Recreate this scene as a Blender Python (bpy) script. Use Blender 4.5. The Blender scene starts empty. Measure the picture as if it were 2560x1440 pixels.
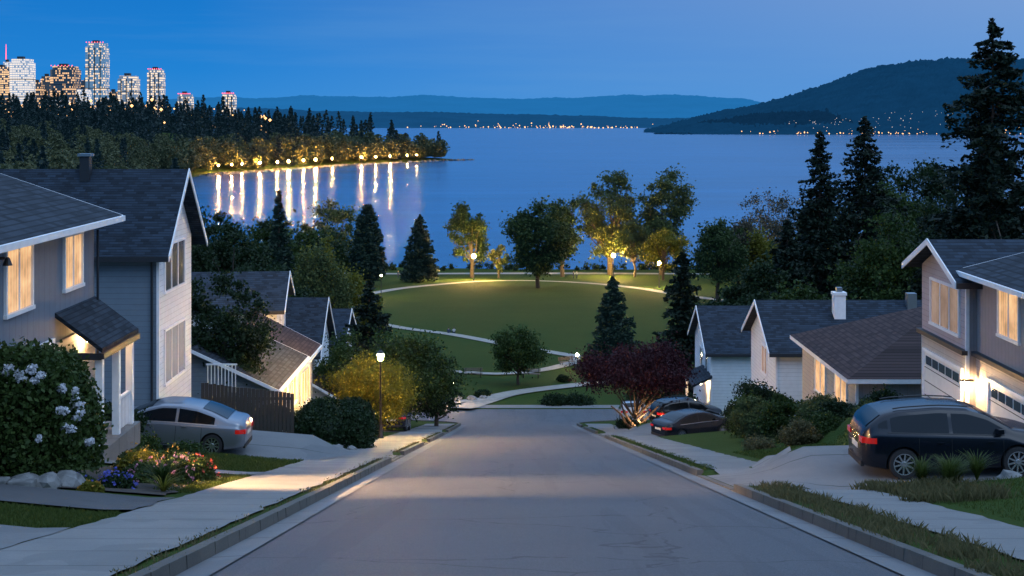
import bpy, bmesh, math, random
import numpy as np
from mathutils import Vector, Matrix
random.seed(5)
rng = np.random.default_rng(11)
S = bpy.context.scene
S.view_settings.view_transform = 'Standard'
S.view_settings.look = 'None'
S.view_settings.exposure = 0
COL = S.collection

# ---------------------------------------------------------------- materials
def nn(nt, t, **k):
    n = nt.nodes.new(t)
    for a, b in k.items():
        setattr(n, a, b)
    return n
def math_node(nt, op, a, b=None, c=None):
    n = nt.nodes.new('ShaderNodeMath'); n.operation = op
    for i, v in enumerate((a, b, c)):
        if v is None: continue
        if isinstance(v, (int, float)): n.inputs[i].default_value = v
        else: nt.links.new(v, n.inputs[i])
    return n.outputs[0]
def mixc(nt, fac, a, b):
    n = nt.nodes.new('ShaderNodeMix'); n.data_type = 'RGBA'
    for s, v in ((n.inputs[0], fac), (n.inputs[6], a), (n.inputs[7], b)):
        if isinstance(v, (int, float)): s.default_value = v
        elif isinstance(v, tuple): s.default_value = (*v[:3], 1)
        else: nt.links.new(v, s)
    return n.outputs[2]
def newmat(name):
    m = bpy.data.materials.new(name); m.use_nodes = True
    nt = m.node_tree
    return m, nt, nt.nodes['Principled BSDF']
def objco(nt):
    return nn(nt, 'ShaderNodeTexCoord').outputs['Object']
def sep(nt, v):
    n = nn(nt, 'ShaderNodeSeparateXYZ'); nt.links.new(v, n.inputs[0]); return n.outputs
def noise(nt, scale, detail=3, vec=None, rough=.55):
    n = nn(nt, 'ShaderNodeTexNoise'); n.inputs['Scale'].default_value = scale
    n.inputs['Detail'].default_value = detail; n.inputs['Roughness'].default_value = rough
    nt.links.new(vec if vec is not None else objco(nt), n.inputs['Vector'])
    return n.outputs['Fac']
def scl(c, k): return tuple(max(0, x * k) for x in c)
def P(name, col, rough=.6, metal=0., var=0., vs=4, bump=0., bs=30, emit=None, es=0., col2=None, coat=0., spec=None):
    m, nt, b = newmat(name)
    b.inputs['Roughness'].default_value = rough
    b.inputs['Metallic'].default_value = metal
    b.inputs['Base Color'].default_value = (*col, 1)
    if coat: b.inputs['Coat Weight'].default_value = coat; b.inputs['Coat Roughness'].default_value = .04
    if spec is not None: b.inputs['Specular IOR Level'].default_value = spec
    if var or col2:
        f = noise(nt, vs, 5)
        mr = nn(nt, 'ShaderNodeMapRange'); nt.links.new(f, mr.inputs[0])
        mr.inputs[1].default_value = .35; mr.inputs[2].default_value = .65
        c2 = col2 if col2 else scl(col, 1 + var)
        c1 = scl(col, 1 - var)
        nt.links.new(mixc(nt, mr.outputs[0], c1, c2), b.inputs['Base Color'])
    if bump:
        bn = nn(nt, 'ShaderNodeBump'); bn.inputs['Strength'].default_value = bump; bn.inputs['Distance'].default_value = .02
        nt.links.new(noise(nt, bs, 4), bn.inputs['Height']); nt.links.new(bn.outputs[0], b.inputs['Normal'])
    if emit:
        b.inputs['Emission Color'].default_value = (*emit, 1); b.inputs['Emission Strength'].default_value = es
    return m
def leafmat(name, c1, c2, haze=None, trans=.3):
    m, nt, b = newmat(name)
    g = nn(nt, 'ShaderNodeNewGeometry')
    f = math_node(nt, 'MULTIPLY', g.outputs['Random Per Island'], .6)
    n = noise(nt, .9, 2)
    f = math_node(nt, 'ADD', f, math_node(nt, 'MULTIPLY', n, .45))
    c = mixc(nt, f, c1, c2)
    nt.links.new(c, b.inputs['Base Color']); b.inputs['Roughness'].default_value = .6
    b.inputs['Specular IOR Level'].default_value = .2
    t = nn(nt, 'ShaderNodeBsdfTranslucent'); nt.links.new(c, t.inputs[0])
    mx = nn(nt, 'ShaderNodeMixShader'); mx.inputs[0].default_value = trans
    nt.links.new(b.outputs[0], mx.inputs[1]); nt.links.new(t.outputs[0], mx.inputs[2])
    nt.links.new(mx.outputs[0], nt.nodes['Material Output'].inputs[0])
    if haze:  # distance haze painted into the leaves as a faint glow
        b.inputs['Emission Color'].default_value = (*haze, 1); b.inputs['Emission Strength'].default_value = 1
    return m
def siding(name, col, pitch=.2, vertical=False):
    m, nt, b = newmat(name)
    s = sep(nt, objco(nt))
    v = s[2] if not vertical else math_node(nt, 'ADD', s[0], s[1])
    fr = math_node(nt, 'FRACT', math_node(nt, 'DIVIDE', math_node(nt, 'ADD', v, 100), pitch))
    line = math_node(nt, 'LESS_THAN', fr, .1)
    n = noise(nt, 3, 5)
    c = mixc(nt, n, scl(col, .82), scl(col, 1.12))
    c = mixc(nt, math_node(nt, 'MULTIPLY', line, .5 if not vertical else .3), c, scl(col, .3))
    c = mixc(nt, math_node(nt, 'MULTIPLY', noise(nt, .5, 4), .3), c, scl(col, .6))
    nt.links.new(c, b.inputs['Base Color']); b.inputs['Roughness'].default_value = .7
    bn = nn(nt, 'ShaderNodeBump'); bn.inputs['Distance'].default_value = .02; bn.inputs['Strength'].default_value = .6
    nt.links.new(fr, bn.inputs['Height']); nt.links.new(bn.outputs[0], b.inputs['Normal'])
    return m
def shingle(name, col, axis):
    m, nt, b = newmat(name)
    s = sep(nt, objco(nt))
    a = s[0] if axis == 'x' else s[1]
    row = math_node(nt, 'DIVIDE', math_node(nt, 'ADD', s[2], 100), .085)
    rf = math_node(nt, 'FLOOR', row); fr = math_node(nt, 'FRACT', row)
    u = math_node(nt, 'FLOOR', math_node(nt, 'ADD', math_node(nt, 'DIVIDE', a, .3), math_node(nt, 'MULTIPLY', rf, .37)))
    cx = nn(nt, 'ShaderNodeCombineXYZ'); nt.links.new(u, cx.inputs[0]); nt.links.new(rf, cx.inputs[1])
    w = nn(nt, 'ShaderNodeTexWhiteNoise'); nt.links.new(cx.outputs[0], w.inputs['Vector'])
    c = mixc(nt, w.outputs['Value'], scl(col, .45), scl(col, 1.6))
    c = mixc(nt, math_node(nt, 'MULTIPLY', noise(nt, .7, 4), .5), c, scl(col, .6))
    c = mixc(nt, math_node(nt, 'MULTIPLY', math_node(nt, 'LESS_THAN', fr, .25), .7), c, scl(col, .2))
    nt.links.new(c, b.inputs['Base Color']); b.inputs['Roughness'].default_value = .85; b.inputs['Specular IOR Level'].default_value = .25
    bn = nn(nt, 'ShaderNodeBump'); bn.inputs['Distance'].default_value = .03; bn.inputs['Strength'].default_value = .6
    nt.links.new(math_node(nt, 'ADD', fr, w.outputs['Value']), bn.inputs['Height']); nt.links.new(bn.outputs[0], b.inputs['Normal'])
    return m
def litwin(name, col=(1, .56, .22), st=1.0):
    m, nt, b = newmat(name)
    s = sep(nt, objco(nt))
    h = math_node(nt, 'ADD', s[0], s[1])
    w = math_node(nt, 'MULTIPLY', math_node(nt, 'SINE', math_node(nt, 'MULTIPLY', h, 34)), .10)
    n = noise(nt, 1.3, 3)
    k = math_node(nt, 'ADD', math_node(nt, 'ADD', math_node(nt, 'MULTIPLY', n, 1.5), w), -.05)
    b.inputs['Base Color'].default_value = (.3, .22, .15, 1); b.inputs['Roughness'].default_value = .12
    nt.links.new(mixc(nt, n, (col[0], col[1] * .75, col[2] * .6), (col[0], col[1] * 1.25, col[2] * 1.7)), b.inputs['Emission Color'])
    nt.links.new(math_node(nt, 'MULTIPLY', k, st), b.inputs['Emission Strength'])
    return m
def tower_mat(name, col, lit, litcol, st, haze=(.008, .03, .06)):  # unlit facade glows with a painted-in aerial haze colour
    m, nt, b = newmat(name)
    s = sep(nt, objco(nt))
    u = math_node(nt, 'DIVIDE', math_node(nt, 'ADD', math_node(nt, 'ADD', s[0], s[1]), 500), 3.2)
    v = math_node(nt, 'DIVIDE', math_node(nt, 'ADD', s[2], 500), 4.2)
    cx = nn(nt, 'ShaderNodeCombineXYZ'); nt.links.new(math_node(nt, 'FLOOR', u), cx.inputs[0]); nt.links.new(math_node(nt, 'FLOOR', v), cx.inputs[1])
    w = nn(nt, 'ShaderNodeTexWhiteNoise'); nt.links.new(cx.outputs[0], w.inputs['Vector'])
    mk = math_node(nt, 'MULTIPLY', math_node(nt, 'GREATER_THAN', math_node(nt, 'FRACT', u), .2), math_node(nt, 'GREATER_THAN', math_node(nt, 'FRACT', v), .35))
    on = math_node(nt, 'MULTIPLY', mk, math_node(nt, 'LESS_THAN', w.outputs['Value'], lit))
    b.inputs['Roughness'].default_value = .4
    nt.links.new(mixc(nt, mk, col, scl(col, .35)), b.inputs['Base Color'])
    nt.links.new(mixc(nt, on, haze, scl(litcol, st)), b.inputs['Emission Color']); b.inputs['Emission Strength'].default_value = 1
    return m

M = {}
# asphalt
m, nt, b = newmat('asphalt_road')
n1 = noise(nt, .25, 4); n2 = noise(nt, 38, 4, rough=.7); n3 = noise(nt, 1.7, 6, rough=.7); n6 = noise(nt, 9, 5, rough=.75)
c = mixc(nt, n1, (.040, .045, .054), (.092, .093, .098))
gr = nn(nt, 'ShaderNodeMapRange'); nt.links.new(n2, gr.inputs[0]); gr.inputs[1].default_value = .4; gr.inputs[2].default_value = .65
c = mixc(nt, math_node(nt, 'MULTIPLY', gr.outputs[0], .6), c, (.15, .15, .155))
c = mixc(nt, math_node(nt, 'MULTIPLY', n6, .45), c, (.030, .032, .038))
mpx = nn(nt, 'ShaderNodeMapping'); mpx.inputs['Scale'].default_value = (1.3, .06, .06); nt.links.new(objco(nt), mpx.inputs[0])
c = mixc(nt, math_node(nt, 'MULTIPLY', math_node(nt, 'GREATER_THAN', noise(nt, 1, 3, mpx.outputs[0]), .56), .22), c, (.035, .037, .041))
cr = nn(nt, 'ShaderNodeTexVoronoi', feature='DISTANCE_TO_EDGE'); cr.inputs['Scale'].default_value = .22
wv = nn(nt, 'ShaderNodeVectorMath', operation='ADD'); nz = nn(nt, 'ShaderNodeTexNoise'); nz.inputs['Scale'].default_value = .8
oc = objco(nt); nt.links.new(oc, nz.inputs['Vector']); nt.links.new(oc, wv.inputs[0]); nt.links.new(nz.outputs['Color'], wv.inputs[1]); nt.links.new(wv.outputs[0], cr.inputs['Vector'])
crk = math_node(nt, 'MULTIPLY', math_node(nt, 'LESS_THAN', cr.outputs['Distance'], .006), math_node(nt, 'GREATER_THAN', n3, .46))
c = mixc(nt, math_node(nt, 'MULTIPLY', crk, .65), c, (.018, .019, .021))
nt.links.new(c, b.inputs['Base Color']); b.inputs['Roughness'].default_value = .72
bn = nn(nt, 'ShaderNodeBump'); bn.inputs['Distance'].default_value = .02; bn.inputs['Strength'].default_value = .8
nt.links.new(n2, bn.inputs['Height']); nt.links.new(bn.outputs[0], b.inputs['Normal'])
M['road'] = m
def concrete(name, c1, c2, joint=1.5):
    m, nt, b = newmat(name)
    s = sep(nt, objco(nt))
    n = noise(nt, .8, 6, rough=.7); n2 = noise(nt, 34, 4, rough=.7); n3 = noise(nt, .23, 3); n4 = noise(nt, 7, 5, rough=.7)
    c = mixc(nt, n, c1, c2); c = mixc(nt, math_node(nt, 'MULTIPLY', n2, .6), c, scl(c1, .5))
    c = mixc(nt, math_node(nt, 'MULTIPLY', n4, .35), c, scl(c1, .6))
    c = mixc(nt, math_node(nt, 'MULTIPLY', math_node(nt, 'GREATER_THAN', n3, .52), .3), c, scl(c1, .6))
    if joint:
        fr = math_node(nt, 'FRACT', math_node(nt, 'DIVIDE', math_node(nt, 'ADD', s[1], 100), joint))
        c = mixc(nt, math_node(nt, 'MULTIPLY', math_node(nt, 'LESS_THAN', fr, .025), .75), c, (.03, .03, .025))
    nt.links.new(c, b.inputs['Base Color']); b.inputs['Roughness'].default_value = .85
    bn = nn(nt, 'ShaderNodeBump'); bn.inputs['Distance'].default_value = .015; bn.inputs['Strength'].default_value = .7
    nt.links.new(n2, bn.inputs['Height']); nt.links.new(bn.outputs[0], b.inputs['Normal'])
    return m
M['asphalt'] = concrete('driveway_asphalt', (.055, .057, .06), (.115, .115, .117), 0)
M['walk'] = concrete('pavement_concrete', (.14, .145, .145), (.32, .31, .285))
M['drive'] = concrete('driveway_concrete', (.12, .125, .13), (.26, .26, .245), 3.0)
M['gutter'] = concrete('gutter_concrete', (.14, .145, .15), (.25, .25, .245), 2.4)
M['kerb'] = concrete('kerb_concrete', (.07, .068, .06), (.20, .18, .15), 1.2)
M['path'] = P('path_gravel', (.28, .26, .22), .9, var=.15, vs=2)
# ground
m, nt, b = newmat('grass_ground')
n1 = noise(nt, .05, 6, rough=.7); n2 = noise(nt, 3, 5); n3 = noise(nt, 30, 2); n5 = noise(nt, .35, 4, rough=.6)
c = mixc(nt, n1, (.014, .042, .006), (.070, .112, .020))
c = mixc(nt, math_node(nt, 'MULTIPLY', n5, .55), c, (.022, .042, .009))
c = mixc(nt, math_node(nt, 'MULTIPLY', n2, .5), c, (.050, .055, .016))
c = mixc(nt, math_node(nt, 'MULTIPLY', n3, .4), c, (.018, .034, .006))
nt.links.new(c, b.inputs['Base Color']); b.inputs['Roughness'].default_value = .9; b.inputs['Specular IOR Level'].default_value = .05
bn = nn(nt, 'ShaderNodeBump'); bn.inputs['Distance'].default_value = .08; bn.inputs['Strength'].default_value = .8
nt.links.new(noise(nt, 12, 4), bn.inputs['Height']); nt.links.new(bn.outputs[0], b.inputs['Normal'])
M['ground'] = m
# water
m, nt, b = newmat('water')
b.inputs['IOR'].default_value = 1.42
mp = nn(nt, 'ShaderNodeMapping'); mp.inputs['Scale'].default_value = (.22, 1, 1); nt.links.new(objco(nt), mp.inputs[0])
n1 = noise(nt, .12, 7, mp.outputs[0], .65)
bn = nn(nt, 'ShaderNodeBump'); bn.inputs['Distance'].default_value = .5; bn.inputs['Strength'].default_value = .22
nt.links.new(n1, bn.inputs['Height']); nt.links.new(bn.outputs[0], b.inputs['Normal'])
mp2 = nn(nt, 'ShaderNodeMapping'); mp2.inputs['Scale'].default_value = (.12, 1, 1); nt.links.new(objco(nt), mp2.inputs[0])
n4 = noise(nt, .012, 6, mp2.outputs[0], .65)
nt.links.new(math_node(nt, 'ADD', math_node(nt, 'MULTIPLY', n4, .22), .10), b.inputs['Roughness'])
n7 = noise(nt, .05, 5, mp2.outputs[0], .7)
wr = nn(nt, 'ShaderNodeMapRange'); nt.links.new(math_node(nt, 'MULTIPLY', math_node(nt, 'ADD', n7, n4), .5), wr.inputs[0]); wr.inputs[1].default_value = .38; wr.inputs[2].default_value = .62
nt.links.new(mixc(nt, wr.outputs[0], (.004, .060, .155), (.012, .125, .29)), b.inputs['Base Color'])
M['water'] = m

M['white'] = P('white_trim', (.78, .78, .78), .5, var=.05)
M['sid_white'] = siding('white_siding', (.78, .80, .82), .2)
M['sid_blue'] = siding('blue_grey_siding', (.19, .235, .28), .2)
M['sid_grey'] = siding('grey_board_siding', (.165, .195, .235), .4, True)
M['sid_pink'] = siding('taupe_siding', (.42, .36, .37), .2)
M['sid_taupe'] = siding('taupe_board_siding', (.29, .26, .265), .3, True)
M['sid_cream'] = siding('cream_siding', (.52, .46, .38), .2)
M['dark'] = P('dark_trim', (.02, .022, .026), .5)
M['roofx'] = shingle('slate_shingles_x', (.020, .032, .048), 'x')
M['roofy'] = shingle('slate_shingles_y', (.026, .033, .043), 'y')
M['roofby'] = shingle('brown_shingles_y', (.044, .029, .028), 'y')
M['lit'] = litwin('lit_window', st=1.05)
M['litdim'] = litwin('dim_lit_window', (1, .62, .38), .28)
M['curtain'] = siding('curtained_window', (.28, .31, .35), .17, True)
M['glass'] = P('dark_window_glass', (.02, .028, .035), .08, emit=(.02, .03, .05), es=.6)
M['garage'] = P('garage_door_paint', (.72, .69, .64), .5, var=.04)
M['wood'] = siding('fence_boards', (.055, .045, .038), .14, True)
M['metal'] = P('galvanised_metal', (.4, .42, .44), .35, .9)
M['black'] = P('black_paint', (.012, .012, .013), .4)
M['rubber'] = P('tyre_rubber', (.015, .015, .016), .8)
M['rim'] = P('alloy_rim', (.5, .52, .54), .25, .9)
M['silver'] = P('silver_car_paint', (.22, .235, .265), .3, .6, coat=.6)
M['navy'] = P('navy_car_paint', (.002, .004, .010), .25, 0, coat=.35, spec=.35)
M['carblack'] = P('dark_car_paint', (.005, .007, .012), .25, 0, coat=.3, spec=.35)
M['vanwhite'] = P('white_car_paint', (.40, .42, .45), .3, coat=.7)
M['carglass'] = P('car_glass', (.004, .006, .008), .05, spec=.35)
M['tail'] = P('tail_lamp', (.40, .008, .008), .15, emit=(1, .03, .02), es=.16, coat=.6)
M['head'] = P('head_lamp', (.5, .52, .55), .1, coat=.8)
M['plate'] = P('number_plate', (.6, .6, .55), .5)
M['bark'] = P('bark', (.055, .042, .032), .9, var=.3, vs=8, bump=.6)
M['rock'] = P('rock', (.16, .16, .155), .9, var=.4, vs=3, bump=.8, bs=8)
M['soil'] = P('soil', (.04, .03, .022), .95, var=.4, vs=6)
M['lamp_s'] = P('street_lamp_glass', (.9, .8, .6), .4, emit=(1, .56, .18), es=8500)
M['lamp_p'] = P('park_lamp_glass', (.9, .8, .6), .4, emit=(1, .62, .18), es=5200)
M['lamp_w'] = P('wall_lamp_glass', (.9, .8, .6), .4, emit=(1, .6, .27), es=600)
M['lamp_f'] = P('promenade_lamp_glass', (.9, .8, .6), .4, emit=(1, .48, .13), es=7000)
M['lamp_g'] = P('garden_lamp_glass', (.9, .8, .6), .4, emit=(1, .6, .25), es=600)
M['lamp_u'] = P('spike_lamp_glass', (.9, .8, .6), .4, emit=(1, .55, .25), es=3500)
M['speck'] = P('town_lights_glow', (.5, .3, .1), .5, emit=(1, .50, .18), es=2.6)
M['speckw'] = P('town_lights_white', (.5, .5, .5), .5, emit=(1, .75, .5), es=.9)
M['red'] = P('beacon_red', (.5, .02, .05), .5, emit=(1, .12, .18), es=2.2)

L = {}
L['dark'] = leafmat('dark_foliage', (.005, .015, .006), (.028, .052, .017))
L['mid'] = leafmat('green_foliage', (.010, .028, .006), (.062, .096, .022))
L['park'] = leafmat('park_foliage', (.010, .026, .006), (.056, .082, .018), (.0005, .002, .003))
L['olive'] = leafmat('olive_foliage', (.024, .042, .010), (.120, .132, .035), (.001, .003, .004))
L['yellow'] = leafmat('yellow_green_foliage', (.070, .080, .012), (.23, .21, .03), None, .45)
L['conifer'] = leafmat('conifer_needles', (.003, .009, .006), (.017, .033, .018), None, .1)
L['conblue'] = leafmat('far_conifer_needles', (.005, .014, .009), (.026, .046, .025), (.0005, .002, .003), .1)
L['purple'] = leafmat('purple_maple_foliage', (.016, .004, .007), (.062, .015, .020), None, .3)
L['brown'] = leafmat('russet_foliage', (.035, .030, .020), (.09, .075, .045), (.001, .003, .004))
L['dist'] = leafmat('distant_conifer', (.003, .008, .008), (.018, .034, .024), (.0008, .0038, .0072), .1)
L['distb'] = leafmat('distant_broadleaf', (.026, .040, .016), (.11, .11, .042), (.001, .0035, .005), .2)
L['grass'] = leafmat('grass_blades', (.026, .052, .010), (.095, .115, .025), None, .4)
L['straw'] = leafmat('dry_grass', (.055, .058, .022), (.18, .15, .07), None, .4)
L['fwhite'] = leafmat('white_petals', (.5, .5, .52), (.8, .8, .82))
L['fpink'] = leafmat('pink_petals', (.35, .12, .20), (.5, .28, .36))
L['fred'] = leafmat('red_petals', (.3, .03, .03), (.5, .10, .05))
L['forange'] = leafmat('orange_petals', (.45, .18, .04), (.6, .36, .06))
L['fblue'] = leafmat('blue_petals', (.06, .08, .35), (.16, .16, .5))

# ---------------------------------------------------------------- mesh helpers
def link(o, parent=None):
    COL.objects.link(o)
    if parent is not None: o.parent = parent
    return o
def empty(name, loc=(0, 0, 0), rz=0.):
    o = bpy.data.objects.new(name, None); o.location = loc; o.rotation_euler = (0, 0, rz)
    o.empty_display_size = .3
    return link(o)
def np_mesh(name, V, F, mats, idx=None, smooth=False, loc=None, parent=None):
    me = bpy.data.meshes.new(name)
    V = np.asarray(V, dtype=np.float32); F = np.asarray(F, dtype=np.int32)
    k = F.shape[1]
    me.vertices.add(len(V)); me.vertices.foreach_set('co', V.ravel())
    me.loops.add(F.size); me.loops.foreach_set('vertex_index', F.ravel())
    me.polygons.add(len(F)); me.polygons.foreach_set('loop_start', np.arange(0, F.size, k, dtype=np.int32))
    if idx is not None: me.polygons.foreach_set('material_index', np.asarray(idx, dtype=np.int32))
    me.polygons.foreach_set('use_smooth', np.full(len(F), smooth))
    for q in mats: me.materials.append(q)
    me.update(calc_edges=True)
    o = bpy.data.objects.new(name, me)
    if loc is not None: o.location = loc
    return link(o, parent)
class MB:
    def __init__(s): s.v = []; s.f = []; s.m = []; s.mats = []
    def mi(s, mat):
        if mat not in s.mats: s.mats.append(mat)
        return s.mats.index(mat)
    def poly(s, pts, mat):
        k = len(s.v); s.v += [tuple(p) for p in pts]; s.f.append(tuple(range(k, k + len(pts)))); s.m.append(s.mi(mat))
    def box(s, x0, x1, y0, y1, z0, z1, mat):
        k = len(s.v)
        s.v += [(x0, y0, z0), (x1, y0, z0), (x1, y1, z0), (x0, y1, z0), (x0, y0, z1), (x1, y0, z1), (x1, y1, z1), (x0, y1, z1)]
        for f in ((0, 3, 2, 1), (4, 5, 6, 7), (0, 1, 5, 4), (1, 2, 6, 5), (2, 3, 7, 6), (3, 0, 4, 7)):
            s.f.append(tuple(k + i for i in f)); s.m.append(s.mi(mat))
    def prism(s, a, b, mat):
        n = len(a); k = len(s.v); s.v += [tuple(p) for p in a] + [tuple(p) for p in b]
        s.f.append(tuple(range(k, k + n))[::-1]); s.m.append(s.mi(mat))
        s.f.append(tuple(range(k + n, k + 2 * n))); s.m.append(s.mi(mat))
        for i in range(n):
            j = (i + 1) % n
            s.f.append((k + i, k + j, k + n + j, k + n + i)); s.m.append(s.mi(mat))
    def tube(s, p0, p1, r0, r1, mat, n=8):
        p0 = Vector(p0); p1 = Vector(p1); d = (p1 - p0)
        if d.length < 1e-6: return
        d.normalize(); u = d.orthogonal().normalized(); w = d.cross(u)
        a = [p0 + (u * math.cos(t) + w * math.sin(t)) * r0 for t in [2 * math.pi * i / n for i in range(n)]]
        b = [p1 + (u * math.cos(t) + w * math.sin(t)) * r1 for t in [2 * math.pi * i / n for i in range(n)]]
        s.prism(a, b, mat)
    def lathe(s, prof, mat, cx=0, cy=0, n=16):
        k = len(s.v)
        for r, z in prof:
            for i in range(n):
                t = 2 * math.pi * i / n; s.v.append((cx + r * math.cos(t), cy + r * math.sin(t), z))
        for j in range(len(prof) - 1):
            for i in range(n):
                i2 = (i + 1) % n
                s.f.append((k + j * n + i, k + j * n + i2, k + (j + 1) * n + i2, k + (j + 1) * n + i)); s.m.append(s.mi(mat))
    def build(s, name, parent=None, loc=None, smooth=False, bevel=0):
        me = bpy.data.meshes.new(name); me.from_pydata(s.v, [], s.f)
        for q in s.mats: me.materials.append(q)
        me.polygons.foreach_set('material_index', s.m)
        if smooth:
            me.polygons.foreach_set('use_smooth', [True] * len(me.polygons)); me.set_sharp_from_angle(angle=math.radians(40))
        me.update()
        o = bpy.data.objects.new(name, me)
        if loc is not None: o.location = loc
        link(o, parent)
        if bevel:
            md = o.modifiers.new('bevel', 'BEVEL'); md.width = bevel; md.segments = 2
        return o

# ---------------------------------------------------------------- terrain functions
XL, XR = -3.8, 4.8
def Gy(y):
    a = -(2 + .2 * y); b = -(17.6 + .06 * y)
    return .5 * (a + b + np.sqrt((a - b) ** 2 + .5))
POLY = np.array([(-9000, -600), (9000, -600), (9000, 300), (400, 378), (120, 372), (0, 375), (-60, 385), (-110, 420), (-150, 520), (-185, 700),
 (-210, 850), (-223, 960), (-222, 1010), (-197, 1077), (-153, 1217), (-100, 1322), (-78, 1360), (-52, 1392), (-38, 1401), (-42, 1406), (-90, 1425), (-160, 1600), (-300, 2000),
 (-700, 2600), (-1200, 3400), (-2500, 4200), (-9000, 5200)], float)
def sdist(x, y):
    x = np.asarray(x, float); y = np.asarray(y, float)
    d = np.full(x.shape, 1e9); ins = np.zeros(x.shape, bool)
    n = len(POLY)
    for i in range(n):
        ax, ay = POLY[i]; bx, by = POLY[(i + 1) % n]
        ex, ey = bx - ax, by - ay
        t = np.clip(((x - ax) * ex + (y - ay) * ey) / (ex * ex + ey * ey), 0, 1)
        d = np.minimum(d, np.hypot(x - ax - t * ex, y - ay - t * ey))
        c = (ay > y) != (by > y)
        xi = ax + (y - ay) * ex / (ey if ey != 0 else 1e-9)
        ins ^= c & (x < xi)
    return np.where(ins, d, -d)
# flat parking pads: x0,x1,y0,y1,z at xc, xslope
PADS = [(-17, -7.2, 44.4, 49.0, -10.82, -10.4, -.08), (7.6, 18, 30.5, 36.2, -8.42, 8.5, .02), (8.0, 14, 73, 80.5, -17.35, 9, .02),
        (12.5, 20, 40.5, 49.5, -10.35, 13, .02)]
CUTS_L = [(44.4, 49.4), (61, 65), (79, 84)]
CUTS_R = [(30.5, 36.2), (73, 80.5), (94, 98)]
def roadx(y):
    y = np.asarray(y, float)
    R = 6.5
    t = np.clip(y - 104, 0, R)
    ex = R - np.sqrt(np.maximum(R * R - t * t, 0))
    xl = XL - ex; xr = XR + ex
    xl = np.where((y > 110.4) & (y < 119.5), -70., xl); xr = np.where((y > 110.4) & (y < 119.5), 70., xr)
    return xl, xr
def Hroad(x, y): return Gy(np.asarray(y, float)) + 0 * np.asarray(x, float)
def H(x, y):
    """finished yard/park/landscape ground height"""
    x = np.asarray(x, float); y = np.asarray(y, float)
    g = Gy(y)
    side = np.where(x < .5, np.clip(-x - 6.8, 0, 10), np.clip(x - 7.5, 0, 10)) * .09
    fade = np.clip((112 - y) / 12, 0, 1)
    k = .12 * np.ones_like(g)
    for cuts, e, sg in ((CUTS_L, XL, -1), (CUTS_R, XR, 1)):
        for a, b_ in cuts:
            inn = (y > a) & (y < b_) & (sg * (x - e) > 0)
            k = np.where(inn, .12 * np.clip((sg * (x - e) - .1) / 1.3, 0, 1) - .02, k)
    k = np.where(y > 119, .02, k)
    g = g + side * fade + k
    for x0, x1, y0, y1, z, xc, sl in PADS:
        d = np.maximum(np.maximum(x0 - x, x - x1), np.maximum(y0 - y, y - y1))
        w = np.clip(1 - d / 1.6, 0, 1); w = w * w * (3 - 2 * w)
        g = g * (1 - w) + (z + sl * (x - xc)) * w
    sd = sdist(x, y)
    cap = np.where(y < 350, g, np.interp(y, [350, 1200], [-38.6, -12]))
    sh = np.where(y < 360, -40 + .3 * np.maximum(sd, 0), -40 + np.minimum(.11 * np.maximum(sd, 0), 28))
    sh = np.where(sd > 0, sh, -40 + np.maximum(.15 * sd, -6))
    return np.minimum(cap, sh)
def hz(x, y): return float(H(np.array([float(x)]), np.array([float(y)]))[0])

# ground sheet
xs = np.concatenate([np.arange(-24, 24.01, .5), [XL - .17, XL - .02, XR + .02, XR + .17]])
g_ = [24.]
while g_[-1] < 9000: g_.append(g_[-1] * 1.045 + .3)
xs = np.unique(np.concatenate([xs, np.array(g_[1:]), -np.array(g_[1:])]))
ys = list(np.arange(-30, 0, 2.)) + list(np.arange(0, 124, .5)) + list(np.arange(124, 400, 3.))
y_ = 400.
while y_ < 6000: ys.append(y_); y_ *= 1.015
ys = np.array(ys)
XX, YY = np.meshgrid(xs, ys)
ZZ = H(XX, YY)
xl, xr = roadx(YY)
inroad = (XX > xl - .05) & (XX < xr + .05) & (YY < 119.4)
ZZ = np.where(inroad, Hroad(XX, YY) - .15, ZZ)
nx, ny = len(xs), len(ys)
V = np.stack([XX.ravel(), YY.ravel(), ZZ.ravel()], 1)
i, j = np.meshgrid(np.arange(nx - 1), np.arange(ny - 1))
a = (j * nx + i).ravel()
F = np.stack([a, a + 1, a + nx + 1, a + nx], 1)
np_mesh('ground', V, F, [M['ground']], smooth=True)

# water
np_mesh('water', [(-40000, 330, -40), (40000, 330, -40), (40000, 60000, -40), (-40000, 60000, -40)], [(0, 1, 2, 3)], [M['water']])

# road
yy = np.concatenate([np.arange(-10, 104, 1.), np.arange(104, 110.41, .4), [110.41], np.arange(111, 119.5, 1.), [119.49]])
rl, rr = roadx(yy)
cols = np.linspace(0, 1, 9)
V = []; 
for k_, y in enumerate(yy):
    for c_ in cols: 
        x = rl[k_] + (rr[k_] - rl[k_]) * c_
        V.append((x, y, float(Gy(y)) + .0 + .05 * (1 - (2 * c_ - 1) ** 2) * (y < 104)))
F = []
for k_ in range(len(yy) - 1):
    for c_ in range(8):
        q = k_ * 9 + c_; F.append((q, q + 1, q + 10, q + 9))
np_mesh('road', V, F, [M['road']], smooth=True)
mb = MB()
for xa, xb in ((XL, XL + .42), (XR - .42, XR)):
    for k_ in range(-10, 104):
        za, zb = float(Gy(k_)), float(Gy(k_ + 1))
        i_, e_ = (xb, xa) if xa < 0 else (xa, xb)
        q = [(e_, k_, za + .008), (i_, k_, za + .03), (i_, k_ + 1, zb + .03), (e_, k_ + 1, zb + .008)]
        if xa > 0: q = q[::-1]
        mb.poly(q[::-1], M['gutter'])
mb.build('gutter')
mb = MB()
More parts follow.
